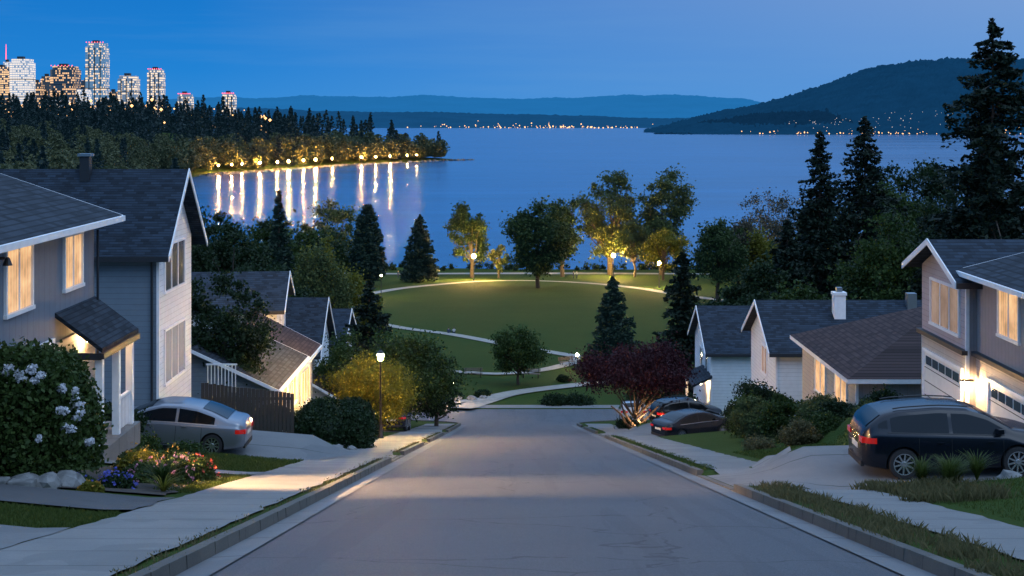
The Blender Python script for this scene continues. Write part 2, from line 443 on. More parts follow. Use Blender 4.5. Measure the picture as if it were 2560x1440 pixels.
for sg, e, cuts in ((-1, XL, CUTS_L), (1, XR, CUTS_R)):
    for y in np.arange(-10, 110.4, .4):
        y2 = min(y + .4, 110.4)
        ea, eb = [ (roadx(t)[0] if sg < 0 else roadx(t)[1]) for t in (y, min(y2, 110.39))]
        ea = float(ea); eb = float(eb)
        hcut = .17
        for a_, b_ in cuts:
            if a_ - .2 < y < b_: hcut = .035
        z0, z1 = float(Gy(y)), float(Gy(y2))
        w = .18 * sg; j1 = random.uniform(-.008, .008)
        A = [(ea, y, z0 - .12), (ea + w, y, z0 - .12), (ea + w, y, z0 + hcut), (ea + (.02 + j1) * sg, y, z0 + hcut)]
        B = [(eb, y2, z1 - .12), (eb + w, y2, z1 - .12), (eb + w, y2, z1 + hcut), (eb + (.02 + j1) * sg, y2, z1 + hcut)]
        mb.prism(A, B, M['kerb'])
mb.build('kerb')
def drape(name, x0, x1, y0, y1, off, mat, step=.5, jit=0):
    nx_ = max(1, int(math.ceil((x1 - x0) / step))); ny_ = max(1, int(math.ceil((y1 - y0) / step)))
    gx = np.linspace(x0, x1, nx_ + 1); gy = np.linspace(y0, y1, ny_ + 1)
    X, Y = np.meshgrid(gx, gy)
    if jit:
        ex = (X == x0) | (X == x1); ey = (Y == y0) | (Y == y1)
        X = X + ex * rng.normal(0, jit, X.shape); Y = Y + ey * rng.normal(0, jit, X.shape)
    Z = H(X, Y) + off
    V = np.stack([X.ravel(), Y.ravel(), Z.ravel()], 1)
    i, j = np.meshgrid(np.arange(nx_), np.arange(ny_)); a = (j * (nx_ + 1) + i).ravel()
    return np_mesh(name, V, np.stack([a, a + 1, a + nx_ + 2, a + nx_ + 1], 1), [mat], smooth=True)
drape('pavement', -6.3, -4.2, -5, 103, .035, M['walk'], jit=.03)
drape('pavement', 5.9, 7.4, -5, 30.6, .035, M['walk'], jit=.03)
drape('pavement', 5.35, 7.2, 36, 103, .035, M['walk'], jit=.03)
drape('driveway', -16, -4.0, 44.6, 49.2, .05, M['drive'])
drape('driveway', -16, -6.3, 9, 20.0, .045, M['drive'], jit=.04)
drape('driveway', -16, -6.3, 23.2, 26.2, .05, M['asphalt'], jit=.04)
drape('driveway', 5.0, 16, 30.8, 36.0, .05, M['drive'])
drape('driveway', 12.4, 15.2, 41.0, 50.6, .055, M['drive'])
drape('driveway', 5.0, 14, 73.2, 80.2, .05, M['drive'])
drape('driveway', -12, -4.0, 61.2, 64.8, .05, M['drive'])
drape('driveway', -12, -4.0, 79.2, 83.8, .05, M['drive'])
drape('driveway', 5.0, 12, 94.2, 97.8, .05, M['drive'])
drape('garden_path', -11, -6.2, 34.2, 35.4, .05, M['walk'])
drape('flower_bed', -9.6, -6.7, 26.9, 33.6, .04, M['soil'], jit=.08)
drape('pavement', -30, -11, 108, 110, .03, M['walk'])
drape('pavement', -50, 50, 119.7, 121.6, .04, M['walk'])

def ribbon(name, pts, w, off, mat):
    pts = [np.array(p, float) for p in pts]; out = []
    ext = [2 * pts[0] - pts[1]] + pts + [2 * pts[-1] - pts[-2]]
    for k_ in range(1, len(ext) - 2):
        p0, p1, p2, p3 = ext[k_ - 1:k_ + 3]; n = max(2, int(np.linalg.norm(p2 - p1) / 1.5))
        for t in np.linspace(0, 1, n, endpoint=False):
            out.append(.5 * (2 * p1 + (p2 - p0) * t + (2 * p0 - 5 * p1 + 4 * p2 - p3) * t * t + (3 * p1 - p0 - 3 * p2 + p3) * t ** 3))
    out.append(pts[-1]); out = np.array(out)
    d = np.gradient(out, axis=0); d /= np.linalg.norm(d, axis=1)[:, None]; nrm = np.stack([-d[:, 1], d[:, 0]], 1)
    A = out + nrm * w / 2; B = out - nrm * w / 2
    V = np.concatenate([np.c_[B, H(B[:, 0], B[:, 1]) + off], np.c_[A, H(A[:, 0], A[:, 1]) + off]])
    n = len(out); a = np.arange(n - 1)
    np_mesh(name, V, np.stack([a, a + 1, a + n + 1, a + n], 1), [mat])
ribbon('path', [(-52, 236), (-33.4, 254.5), (-29.1, 268), (-23.2, 290), (-15.7, 305), (-7.3, 317), (1.8, 320), (10.8, 316), (19.3, 306), (26.6, 290), (32.4, 270), (38, 255), (43, 237)], 2.6, .09, M['path'])
ribbon('path', [(-23, 212), (-15.2, 197.4), (-8, 187.8), (-1, 175), (7.35, 160.8), (13, 152)], 1.9, .09, M['path'])
ribbon('path', [(-12, 148), (-6.7, 146.3), (-1.6, 143.9), (3, 147), (7, 155), (7.4, 160)], 1.7, .12, M['path'])
ribbon('path', [(-4.5, 118.5), (-2.8, 123), (.4, 129.7), (7.8, 136.3), (14, 140), (22, 141)], 2.2, .1, M['path'])
ribbon('path', [(-9, 121), (-5, 123), (-2, 125.5), (.4, 129.7)], 1.6, .13, M['path'])
ribbon('path', [(-60, 352), (-30, 350), (0, 351), (40, 350), (80, 345)], 3.5, .09, M['path'])

# ---------------------------------------------------------------- foliage
def leaves(C, size, up=0., elong=1.6):
    n = len(C)
    a = rng.normal(size=(n, 3)); a[:, 2] *= (1 - up * .5); a /= np.linalg.norm(a, axis=1)[:, None]
    b_ = rng.normal(size=(n, 3)); b_ -= (b_ * a).sum(1)[:, None] * a; b_ /= np.linalg.norm(b_, axis=1)[:, None]
    s = size * rng.uniform(.6, 1.35, (n, 1))
    a = a * s * .5 * elong; b_ = b_ * s * .5
    V = np.stack([C - a, C + b_, C + a, C - b_], 1).reshape(-1, 3)
    F = np.arange(4 * n).reshape(-1, 4)
    return V, F
def branch_mb(mb, p0, p1, r0, r1, bend=.1, n=3, sides=6):
    p0 = Vector(p0); p1 = Vector(p1); prev = p0; L_ = (p1 - p0).length
    for k_ in range(1, n + 1):
        t = k_ / n; p = p0.lerp(p1, t) + Vector((random.gauss(0, bend), random.gauss(0, bend), random.gauss(0, bend * .5))) * L_ * .3 * (1 if k_ < n else 0)
        mb.tube(prev, p, r0 + (r1 - r0) * (k_ - 1) / n, r0 + (r1 - r0) * t, M['bark'], sides); prev = p
def broadleaf(name, x, y, h, w, n=4000, ls=.4, mat='park', base=.22, shape='round', clumps=26, zb=None, dens=.5, multi=False, trunk=True):
    z0 = hz(x, y) - .1 if zb is None else zb
    n = int(n * 1.4); ls = ls * .84; clumps = int(clumps * 1.6)
    root = empty(name, (x, y, z0))
    hb = h * base; ch = h - hb; cz = hb + ch / 2
    cc = []; cr = []
    lean = rng.normal(0, .05, 2) * w
    for k_ in range(clumps):
        for _ in range(50):
            u = rng.uniform(-1, 1, 3); r = np.linalg.norm(u)
            if r > 1 or r < .35: continue
            break
        px = u[0] * w * .44; py = u[1] * w * .44; pz = cz + u[2] * ch * .44
        if shape == 'cone': f = 1 - .75 * (u[2] + 1) / 2; px *= f * 1.5; py *= f * 1.5
        if shape == 'willow': f = 1 - .35 * (u[2] + 1) / 2; px *= f * 1.25; py *= f * 1.25
        if shape == 'spread': pz = cz + abs(u[2]) * ch * .38 - ch * .08; px *= 1.15; py *= 1.15
        if shape == 'low': pz = hb + (u[2] + 1) / 2 * ch * .75 + ch * .05; f = 1.15 - .5 * (u[2] + 1) / 2; px *= f; py *= f
        px += lean[0] * (u[2] + 1); py += lean[1] * (u[2] + 1)
        cc.append((px, py, pz)); cr.append(rng.uniform(.05, .17) * w)
    cc = np.array(cc); cr = np.array(cr)
    pk = rng.choice(len(cc), n, p=cr ** 2 / (cr ** 2).sum())
    d = rng.normal(size=(n, 3)); d /= np.linalg.norm(d, axis=1)[:, None]
    rr = rng.uniform(0, 1, (n, 1)) ** dens
    st = np.array([1, 1, .75 if shape != 'willow' else 1.5])
    C = cc[pk] + d * rr * cr[pk][:, None] * st * (1.15 + .42 * rng.normal(size=(n, 1)).clip(-1, 2.4))
    if shape == 'willow': C[:, 2] -= rng.exponential(.06 * h, n)
    lo = {'willow': .05, 'low': .01}.get(shape, .12)
    C[:, 2] = np.where(C[:, 2] < lo * h, lo * h + rng.uniform(0, .08 * h, n), C[:, 2])
    Vv, F = leaves(C, ls, elong=1.5)
    np_mesh('crown', Vv, F, [L[mat]], parent=root)
    mb = MB(); tr = max(.03, h * .02)
    if multi:
        for k_ in range(6):
            t = 2 * math.pi * k_ / 6; branch_mb(mb, (0, 0, 0), (math.cos(t) * w * .22, math.sin(t) * w * .22, hb * 1.6), tr * .8, tr * .35, .2)
    else: branch_mb(mb, (0, 0, 0), (rng.normal() * .1, 0, hb + ch * .55), tr * 1.3, tr * .35, .05, 5, 8)
    for k_ in range(min(len(cc), 14)):
        s = hb + (cc[k_][2] - hb) * .35
        if multi: s = hb * .9
        branch_mb(mb, (0, 0, max(hb * .8, s * .8)), cc[k_], tr * .5, tr * .08, .12, 3, 5)
    mb.build('trunk', root)
    return root
def conifer(name, x, y, h, w, n=5000, ls=.35, mat='conifer', base=.06, droop=.25, power=.85, zb=None, gap=.35):
    z0 = hz(x, y) - .1 if zb is None else zb
    root = empty(name, (x, y, z0))
    nb = int(80 + h * 9); per = max(6, n // nb)
    mb = MB(); tr = max(.08, h * .013)
    mb.tube((0, 0, 0), (0, 0, h * .98), tr, tr * .1, M['bark'], 7)
    Cs = []
    for k_ in range(nb):
        t = (k_ + random.random() * 3) / (nb + 2)
        t = base + (1 - base) * t
        R = w / 2 * max(0, 1 - t) ** power * random.uniform(1 - gap, 1.0 + gap * .5) + .12
        if t < .2: R *= .75 + t
        ang = random.uniform(0, 2 * math.pi)
        dr = droop * random.uniform(.5, 1.6)
        z = h * t
        m_ = max(4, int(per * (R / (w / 2)) * 1.9))
        s = rng.uniform(.05, 1, m_) ** .7
        lat = rng.normal(0, 1, m_) * R * .15 * (1.15 - s * .7)
        px = math.cos(ang) * R * s - math.sin(ang) * lat
        py = math.sin(ang) * R * s + math.cos(ang) * lat
        pz = z - dr * R * s + .14 * R * s ** 3 - rng.exponential(.09, m_) * R
        Cs.append(np.stack([px, py, pz], 1))
        if k_ % 3 == 0: mb.tube((0, 0, z), (math.cos(ang) * R * .9, math.sin(ang) * R * .9, z - dr * R * .85), tr * .22, tr * .05, M['bark'], 4)
    tz = rng.uniform(.9, 1.0, 30) * h; Cs.append(np.stack([rng.normal(0, .08, 30), rng.normal(0, .08, 30), tz], 1))
    C = np.concatenate(Cs)
    Vv, F = leaves(C, ls, up=.9, elong=2.0)
    np_mesh('needles', Vv, F, [L[mat]], parent=root); mb.build('trunk', root)
    return root
def bush(name, x, y, rx, ry, h, n=3000, ls=.1, mat='mid', lump=.16, zb=None, boxy=1., flowers=None):
    z0 = hz(x, y) if zb is None else zb
    root = empty(name, (x, y, z0 - .05))
    d = rng.normal(size=(n, 3)); d[:, 2] = np.abs(d[:, 2]); d /= np.linalg.norm(d, axis=1)[:, None]
    if boxy > 1: d = np.sign(d) * np.abs(d) ** (1 / boxy); 
    bl = rng.normal(size=(26, 3)); bl[:, 2] = np.abs(bl[:, 2]); bl /= np.linalg.norm(bl, axis=1)[:, None]
    dn = d / np.linalg.norm(d, axis=1)[:, None]
    q = np.max(dn @ bl.T, axis=1)
    r = 1 - lump + lump * 1.6 * (q - .75) / .25 * .6
    r = r * (1 - rng.exponential(.09, n)).clip(.4, 1.05) + np.abs(rng.normal(0, .04, n))
    C = d * r[:, None] * np.array([rx, ry, h])
    Vv, F = leaves(C, ls)
    np_mesh('foliage', Vv, F, [L[mat]], parent=root)
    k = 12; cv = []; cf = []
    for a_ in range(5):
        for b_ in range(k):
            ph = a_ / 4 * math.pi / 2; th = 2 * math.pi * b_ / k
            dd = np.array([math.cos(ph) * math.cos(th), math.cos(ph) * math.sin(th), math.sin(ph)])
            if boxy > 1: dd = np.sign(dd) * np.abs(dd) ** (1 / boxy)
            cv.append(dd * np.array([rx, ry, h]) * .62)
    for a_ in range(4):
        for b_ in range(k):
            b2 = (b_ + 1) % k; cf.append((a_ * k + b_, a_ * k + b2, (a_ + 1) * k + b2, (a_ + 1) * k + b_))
    np_mesh('dark_core', cv, cf, [L['dark']], parent=root)  # solid dark core added inside the leaves so the bush isn't see-through
    if flowers:
        Cs = []; p_ = 2 * boxy
        for (fx, fz, fr) in flowers:
            yv = -ry * max(.02, 1 - abs(fx / rx) ** p_ - abs(fz / h) ** p_) ** (1 / p_) - .02
            for sub in range(3):
                ox, oz = random.gauss(0, fr * .45), random.gauss(0, fr * .4)
                dd = rng.normal(size=(34, 3)); dd /= np.linalg.norm(dd, axis=1)[:, None]
                Cs.append(np.array((fx + ox, yv, fz + oz)) + dd * fr * .7 * np.array([1, .7, .8]) * rng.uniform(.6, 1.1, (34, 1)))
        Vv, F = leaves(np.concatenate(Cs), .06, elong=1.1); np_mesh('blossoms', Vv, F, [L['fwhite']], parent=root)
    return root
def blades(name, x0, x1, y0, y1, n, hh, mat, wd=.012, clump=0, parent=None, lean=.35):
    if clump:
        cx = rng.uniform(x0, x1, clump); cy = rng.uniform(y0, y1, clump); pk = rng.integers(0, clump, n)
        X = (cx[pk] + rng.normal(0, .12, n)).clip(x0 - .1, x1 + .1); Y = cy[pk] + rng.normal(0, .16, n)
    else: X = rng.uniform(x0, x1, n); Y = rng.uniform(y0, y1, n)
    Z = H(X, Y); hgt = hh * rng.uniform(.4, 1.2, n)
    th = rng.uniform(0, 2 * np.pi, n); lx = rng.normal(0, lean, n) * hgt; ly = rng.normal(0, lean, n) * hgt
    c, s = np.cos(th) * wd, np.sin(th) * wd
    V = np.stack([np.stack([X - c, Y - s, Z], 1), np.stack([X + c, Y + s, Z], 1), np.stack([X + c * .6 + lx * .4, Y + s * .6 + ly * .4, Z + hgt * .65], 1), np.stack([X + lx, Y + ly, Z + hgt], 1)], 1)
    V = V.reshape(-1, 3); return np_mesh(name, V, np.arange(4 * n).reshape(-1, 4), [L[mat]], parent=parent)

# park & waterfront trees
T = broadleaf
T('park_tree', -43, 338, 19, 13, 2600, .55, 'olive', base=.2)
T('park_tree', -37, 345, 16, 9, 1500, .5, 'olive')
conifer('cypress_tree', -31, 300, 17.5, 9.6, 10000, .42, 'conblue', base=.08, droop=-.15, power=.55, gap=.15)
conifer('pine_tree', -20.8, 316, 15.2, 10.5, 9000, .4, 'conblue', base=.1, droop=.2, power=.7, gap=.2)
T('park_tree', -9.6, 333, 18.5, 10.5, 5200, .5, 'park', base=.12, clumps=30)
T('park_tree', -3.2, 331, 9.3, 5, 1500, .42, 'olive', base=.14)
T('oak_tree', 5.4, 292, 18.4, 15.0, 11500, .48, 'park', base=.12, clumps=44)
T('park_tree', 12.2, 338, 20.8, 11, 5000, .5, 'park', base=.12, clumps=30)
T('poplar_tree', 24.2, 346, 27.5, 15.5, 11000, .5, 'olive', base=.06, clumps=46)
T('poplar_tree', 37, 346, 27, 15.5, 11000, .5, 'olive', base=.06, clumps=46)
T('park_tree', 34.8, 322, 13, 10.5, 3800, .45, 'yellow', base=.1, clumps=30)
T('park_tree', 29.5, 337, 14, 9, 3000, .5, 'olive')
T('park_tree', 37, 251, 15.5, 11, 8500, .4, 'park', base=.2, clumps=40)
T('park_tree', 42.5, 262, 15, 10, 5500, .42, 'brown', base=.2, clumps=30)
T('bare_tree', 53, 298, 22, 16, 3200, .34, 'brown', base=.12, clumps=44, dens=.9)
T('bare_tree', 61, 310, 22, 14, 2800, .34, 'brown', base=.12, clumps=40, dens=.9)
T('willow_tree', 47.5, 258, 13, 9, 6500, .38, 'yellow', base=.12, shape='willow')
T('park_tree', 56, 250, 15, 11, 4500, .45, 'park')
T('park_tree', 64, 290, 19, 12, 4500, .45, 'dark')
conifer('pine_tree', 10.8, 150, 9.9, 6.6, 10000, .22, 'conblue', base=.05, droop=.12, power=.75, gap=.4)
conifer('fir_tree', 15.2, 125, 13.4, 5.6, 9000, .24, 'conifer', base=.04, droop=.3, power=.6, gap=.6)
T('park_tree', .6, 136, 6.0, 5.4, 8500, .18, 'mid', base=.14, clumps=40)
# left mid trees
T('willow_tree', -21.0, 150, 15.0, 7.0, 9000, .26, 'olive', base=.08, shape='willow', clumps=30)
T('willow_tree', -17.3, 158, 10.5, 5.5, 5500, .26, 'yellow', base=.08, shape='willow', clumps=24)
T('willow_tree', -23.5, 164, 14.5, 7, 6000, .28, 'yellow', base=.08, shape='willow', clumps=24)
T('park_tree', -28, 142, 18.5, 10, 10000, .28, 'dark', base=.1, clumps=40)
T('park_tree', -34, 136, 18.8, 10, 9000, .28, 'dark', base=.1, clumps=40)
T('park_tree', -24.5, 128, 13.5, 8, 8000, .25, 'dark', base=.08, clumps=40)
T('park_tree', -31, 120, 14, 9, 8000, .25, 'dark', base=.08, clumps=34)
T('park_tree', -20.5, 136, 10, 6, 6000, .25, 'dark', base=.08, clumps=34)
conifer('fir_tree', -31, 186, 19.5, 7, 7000, .32, 'conblue')
T('park_tree', -41, 180, 21, 11, 6000, .35, 'dark')
T('park_tree', -46, 165, 21, 11, 6000, .35, 'dark')
T('park_tree', -33, 200, 17, 11, 5000, .38, 'mid')
conifer('pine_tree', -10.3, 101, 10.2, 6.4, 9000, .2, 'conifer', base=.1, droop=.05, power=.7, gap=.6)
T('street_tree', -6.9, 89, 6.6, 7.2, 13000, .14, 'mid', base=.08, clumps=48)
T('street_tree', -10.0, 86, 6.0, 5, 8000, .14, 'mid', base=.08, clumps=36)
T('street_tree', -5.2, 96, 6.0, 4.6, 8000, .14, 'dark', base=.05, clumps=36)
T('street_tree', -6.9, 73.2, 4.5, 4.6, 11000, .11, 'yellow', base=.12, clumps=44)
T('garden_tree', -13.0, 63, 7.3, 4.0, 12000, .12, 'dark', base=.05, clumps=44)
T('garden_tree', -15.4, 64, 7.9, 3.8, 9000, .12, 'dark', base=.05, clumps=34)
# right
T('purple_maple', 7.5, 85.5, 6.2, 6.6, 17000, .12, 'purple', base=.16, clumps=60, shape='spread', multi=True)
T('garden_tree', 28.8, 112, 16.5, 9.8, 15000, .25, 'mid', base=.1, clumps=52)
T('garden_tree', 23.5, 118, 12.5, 7.0, 7000, .28, 'mid', base=.1, clumps=30)
conifer('fir_tree', 35.2, 160, 26, 13.0, 19000, .28, 'conifer', droop=.3, gap=.6, power=.72)
conifer('fir_tree', 41.6, 165, 28, 16.0, 22000, .28, 'conifer', droop=.3, gap=.6, power=.72)
conifer('fir_tree', 37.8, 110, 31.6, 16.0, 50000, .24, 'conifer', droop=.36, gap=.8, power=.70)
conifer('fir_tree', 29.5, 150, 16, 9.0, 9000, .30, 'conifer', droop=.3, gap=.5, power=.7)
conifer('fir_tree', 33.5, 128, 18, 10.0, 11000, .28, 'conifer', droop=.3, gap=.5, power=.7)
conifer('fir_tree', 43, 120, 22, 12.0, 12000, .28, 'conifer', droop=.3, gap=.5, power=.7)
T('garden_tree', 58, 205, 26, 15, 8000, .40, 'dark', clumps=40)
T('garden_tree', 50, 195, 21, 14, 8000, .40, 'mid', clumps=40)
T('garden_tree', 44, 130, 20, 12, 9000, .32, 'dark', clumps=34)
T('garden_tree', 40.5, 122, 17, 10, 8000, .32, 'dark', clumps=34)
conifer('fir_tree', 47, 140, 24, 13.0, 10000, .32, 'conifer', gap=.5)
T('garden_tree', 33.5, 108, 13.5, 8, 8000, .27, 'dark', clumps=34)
T('garden_tree', 38, 104, 12, 8, 7000, .27, 'dark', clumps=34)
T('garden_tree', 24.5, 142, 12, 8, 7000, .30, 'dark', clumps=30)
T('garden_tree', 19, 136, 9, 6, 5000, .28, 'dark', clumps=30)
C = []
for k_ in range(90):
    x = rng.uniform(-70, 90); y = rng.uniform(357, 364); z = hz(x, y); r = rng.uniform(.5, 1.3)
    d = rng.normal(size=(60, 3)); C.append(np.array([x, y, z + r * .6]) + d * r * .5)
Vv, F = leaves(np.concatenate(C), .45); np_mesh('waterfront_shrubs', Vv, F, [L['dark']])
C = []
for k_ in range(230):
    if k_ % 2: x = rng.uniform(-75, -34); y = rng.uniform(150, 350); 
    else: x = rng.uniform(46, 110); y = rng.uniform(150, 350)
    if abs(x) < 34 + (y - 150) * .03: continue
    z = hz(x, y); hh = rng.uniform(5, 13); r = hh * .33
    d = rng.normal(size=(420, 3)); C.append(np.array([x, y, z + hh * .55]) + d * np.array([r, r, hh * .3]) * .7)
Vv, F = leaves(np.concatenate(C), .6); np_mesh('background_trees', Vv, F, [L['dark']])

# distant forest on the peninsula
def forest(name, pts, hs, ws, q, ls, mats, conifer_like):
    n = len(pts)
    t = rng.uniform(0.03, 1, (n, q)); ang = rng.uniform(0, 2 * np.pi, (n, q))
    if conifer_like:
        R = (1 - t) ** .8 * rng.uniform(.25, 1.1, (n, q)) * (.75 + .5 * np.abs(np.sin(t * 23 + ang)))
    else:
        lob = .75 + .35 * np.sin(ang * 3 + pts[:, 0:1]) * np.sin(t * 7 + pts[:, 1:2])
        R = np.sqrt(np.clip(1 - (2 * t - 1.05) ** 2, 0, 1)) * rng.uniform(.2, 1.05, (n, q)) ** .6 * lob
        t = .1 + .9 * t
    X = pts[:, 0:1] + np.cos(ang) * R * ws[:, None] / 2; Y = pts[:, 1:2] + np.sin(ang) * R * ws[:, None] / 2
    Z = pts[:, 2:3] + t * hs[:, None]
    C = np.stack([X.ravel(), Y.ravel(), Z.ravel()], 1)
    V, F = leaves(C, ls, up=.6, elong=1.4); np_mesh(name, V, F, [mats])
def sample(n, x0, x1, y0, y1, cond):
    out = []
    while len(out) < n:
        X = rng.uniform(x0, x1, 4000); Y = rng.uniform(y0, y1, 4000); sd = sdist(X, Y)
        ok = cond(X, Y, sd)
        out += list(zip(X[ok], Y[ok]))
    out = np.array(out[:n]); return np.c_[out, H(out[:, 0], out[:, 1])]
inview = lambda X, Y, m=40: (X > -.40 * Y - m)
pts = sample(700, -800, -60, 1000, 2000, lambda X, Y, s: (s > 14) & inview(X, Y) & (Y > 1000))
hs = rng.uniform(17, 42, len(pts)) ; hs *= np.clip(sdist(pts[:, 0], pts[:, 1]) / 36, .70, 1)
forest('distant_forest', pts, hs, hs * rng.uniform(.36, .58, len(pts)), 240, 1.9, L['dist'], True)
pts = sample(230, -600, -60, 980, 1400, lambda X, Y, s: (s > 9) & (s < 60) & inview(X, Y))
forest('distant_forest', pts, rng.uniform(12, 24, len(pts)), rng.uniform(11, 20, len(pts)), 300, 1.6, L['distb'], False)
pts = sample(280, -420, -90, 280, 1010, lambda X, Y, s: (s > 14) & inview(X, Y) & (X < -.225 * Y + 6))
forest('distant_forest', pts, rng.uniform(14, 28, len(pts)), rng.uniform(13, 26, len(pts)), 900, 1.1, L['distb'], False)
pts = sample(110, -420, -90, 350, 1010, lambda X, Y, s: (s > 14) & inview(X, Y) & (X < -.225 * Y + 6))
forest('distant_forest', pts, rng.uniform(18, 33, len(pts)), rng.uniform(9, 14, len(pts)), 500, 1.1, L['dist'], True)
C = []
for k_ in range(600):
    t = rng.uniform(0, 1); px = np.interp(t, [0, .3, .6, .85, 1], [-222, -197, -153, -78, -38]); py = np.interp(t, [0, .3, .6, .85, 1], [1010, 1077, 1217, 1360, 1401])
    C.append((px + rng.normal(0, 1.5), py + rng.normal(0, 2.5), -39.7 + rng.uniform(-.1, .5)))
Vv, F = leaves(np.array(C), 2.2, up=1.9); np_mesh('shoreline_rocks', Vv, F, [M['rock']])

# ---------------------------------------------------------------- hills
def haze_mat(name, diff, haze, var=.3, vs=.01):  # blue emission in the surface stands in for aerial haze
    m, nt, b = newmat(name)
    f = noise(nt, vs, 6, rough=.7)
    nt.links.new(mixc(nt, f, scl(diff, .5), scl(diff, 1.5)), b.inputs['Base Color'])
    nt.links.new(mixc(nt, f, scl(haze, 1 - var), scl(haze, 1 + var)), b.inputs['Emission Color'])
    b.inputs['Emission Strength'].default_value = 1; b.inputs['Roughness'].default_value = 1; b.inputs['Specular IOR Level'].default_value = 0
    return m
def fnoise(x, seed, octs):
    r = np.random.default_rng(seed); out = 0
    for f, a in octs:
        ph = r.uniform(0, 2 * np.pi, 3); out = out + a * (np.sin(x * f + ph[0]) + .6 * np.sin(x * f * 1.7 + ph[1]) + .4 * np.sin(x * f * 2.9 + ph[2]))
    return out
def ridge(name, X, Z, yf, yr, mat, rough, nv=24, back=1.25, seed=1):
    n = len(X); V = []
    r = np.random.default_rng(seed)
    for k_ in range(nv + 4):
        if k_ <= nv: v = k_ / nv; s = v * v * (3 - 2 * v) * .6 + .4 * v ** .8; y = yf + (yr - yf) * v; sc = y / yr
        else: v = (k_ - nv) / 3; s = 1 - v; y = yr * (1 + (back - 1) * v); sc = y / yr
        z = -42 + (Z + 42) * s
        z = z + r.normal(0, rough, n) * (.4 + .6 * min(1, s)) * (1 if s > .02 else 0) + fnoise(X + y * .7, seed + 3, [(.006, rough * 2)]) * s * (1 - s) * 4
        V.append(np.stack([X * sc, np.full(n, y) + r.normal(0, 20, n) * (k_ > 0), z], 1))
    V = np.concatenate(V); i, j = np.meshgrid(np.arange(n - 1), np.arange(nv + 3)); a = (j * n + i).ravel()
    return np_mesh(name, V, np.stack([a, a + 1, a + n + 1, a + n], 1), [mat])
X = np.linspace(520, 5200, 900)
Zr = np.interp(X, [520, 566, 739, 896, 1053, 1210, 1320, 1446, 1603, 1760, 2011, 3000, 5200], [-41, -28, 16, 50, 82, 134, 178, 213, 236, 241, 239, 200, 60])
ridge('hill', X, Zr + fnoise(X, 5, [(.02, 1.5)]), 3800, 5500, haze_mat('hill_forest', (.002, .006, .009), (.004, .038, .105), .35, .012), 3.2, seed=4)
X = np.linspace(470, 1500, 500)
Zr = np.interp(X, [470, 560, 640, 780, 900, 1100, 1500], [-41, -22, -4, 18, 28, 34, 10])
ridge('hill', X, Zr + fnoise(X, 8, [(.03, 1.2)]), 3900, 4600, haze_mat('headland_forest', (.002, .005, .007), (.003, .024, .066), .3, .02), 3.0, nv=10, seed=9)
X = np.linspace(-5200, 4600, 700)
Zr = np.interp(X, [-5200, -1800, -900, 0, 800, 1600, 4600], [95, 80, 58, 30, 20, 16, 20]) + fnoise(X, 2, [(.0023, 5), (.012, 1.2)])
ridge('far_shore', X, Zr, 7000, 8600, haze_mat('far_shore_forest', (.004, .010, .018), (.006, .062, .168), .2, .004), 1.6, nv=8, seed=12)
X = np.linspace(-15000, 14000, 900)
Zr = np.interp(X, [-15000, -5500, -4200, -2000, 0, 2500, 3300, 4600, 14000], [330, 300, 320, 345, 350, 345, 290, 230, 230]) + fnoise(X, 21, [(.0011, 22), (.004, 8), (.011, 3)])
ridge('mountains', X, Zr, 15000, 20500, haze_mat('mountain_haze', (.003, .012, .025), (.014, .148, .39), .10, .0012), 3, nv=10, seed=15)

# town lights
def specks(name, P_, s, mat):
    V = []; F = []
    for (x, y, z), r in zip(P_, s):
        k = len(V); V += [(x - r, y, z), (x + r, y, z), (x, y, z - r), (x, y, z + r), (x, y - r, z), (x, y + r, z)]
        for f in ((0, 4, 3), (4, 1, 3), (1, 5, 3), (5, 0, 3), (4, 0, 2), (1, 4, 2), (5, 1, 2), (0, 5, 2)): F.append(tuple(k + q for q in f))
    return np_mesh(name, V, F, [mat])
Pn = []
for k_ in range(120):
    y = rng.uniform(6800, 6980); c = rng.choice([-250, 0, 120, 350, 420]); x = c + rng.normal(0, 160); Pn.append((x, y, -38 + rng.exponential(6)))
specks('shore_town_lights', Pn, rng.uniform(1.0, 4.0, len(Pn)), M['speck'])
Pn = []
for k_ in range(90):
    Pn.append((rng.choice([720, 900, 1060, 1290, 1430]) + rng.normal(0, 50), 3780 - rng.uniform(0, 10), -37 + rng.exponential(3)))
for k_ in range(40): Pn.append((1290 + rng.normal(0, 40), 3775, -37 + rng.exponential(5)))
specks('hillside_town_lights', Pn, rng.uniform(.6, 2.2, len(Pn)), M['speck'])
Pn = []
hill = bpy.data.objects['hill']
bpy.context.view_layer.update()
for k_ in range(90):
    x = rng.choice([950, 1100, 1260]) + rng.normal(0, 70); y = rng.uniform(3880, 4230)
    hit, loc, nr, fi = hill.ray_cast(Vector((x, y, 2000)), Vector((0, 0, -1)))
    if hit: Pn.append((x, y, loc.z + 7))
specks('hillside_town_lights', Pn, rng.uniform(.4, 1.5, len(Pn)), M['speckw'])
Pn = []
for k_ in range(300):
    y = rng.uniform(1300, 2500); x = -rng.uniform(.17, .39) * y; Pn.append((x, y, hz(x, y) + rng.uniform(12, 34)))
specks('city_lights', Pn, rng.uniform(.5, 1.8, len(Pn)), M['speck'])

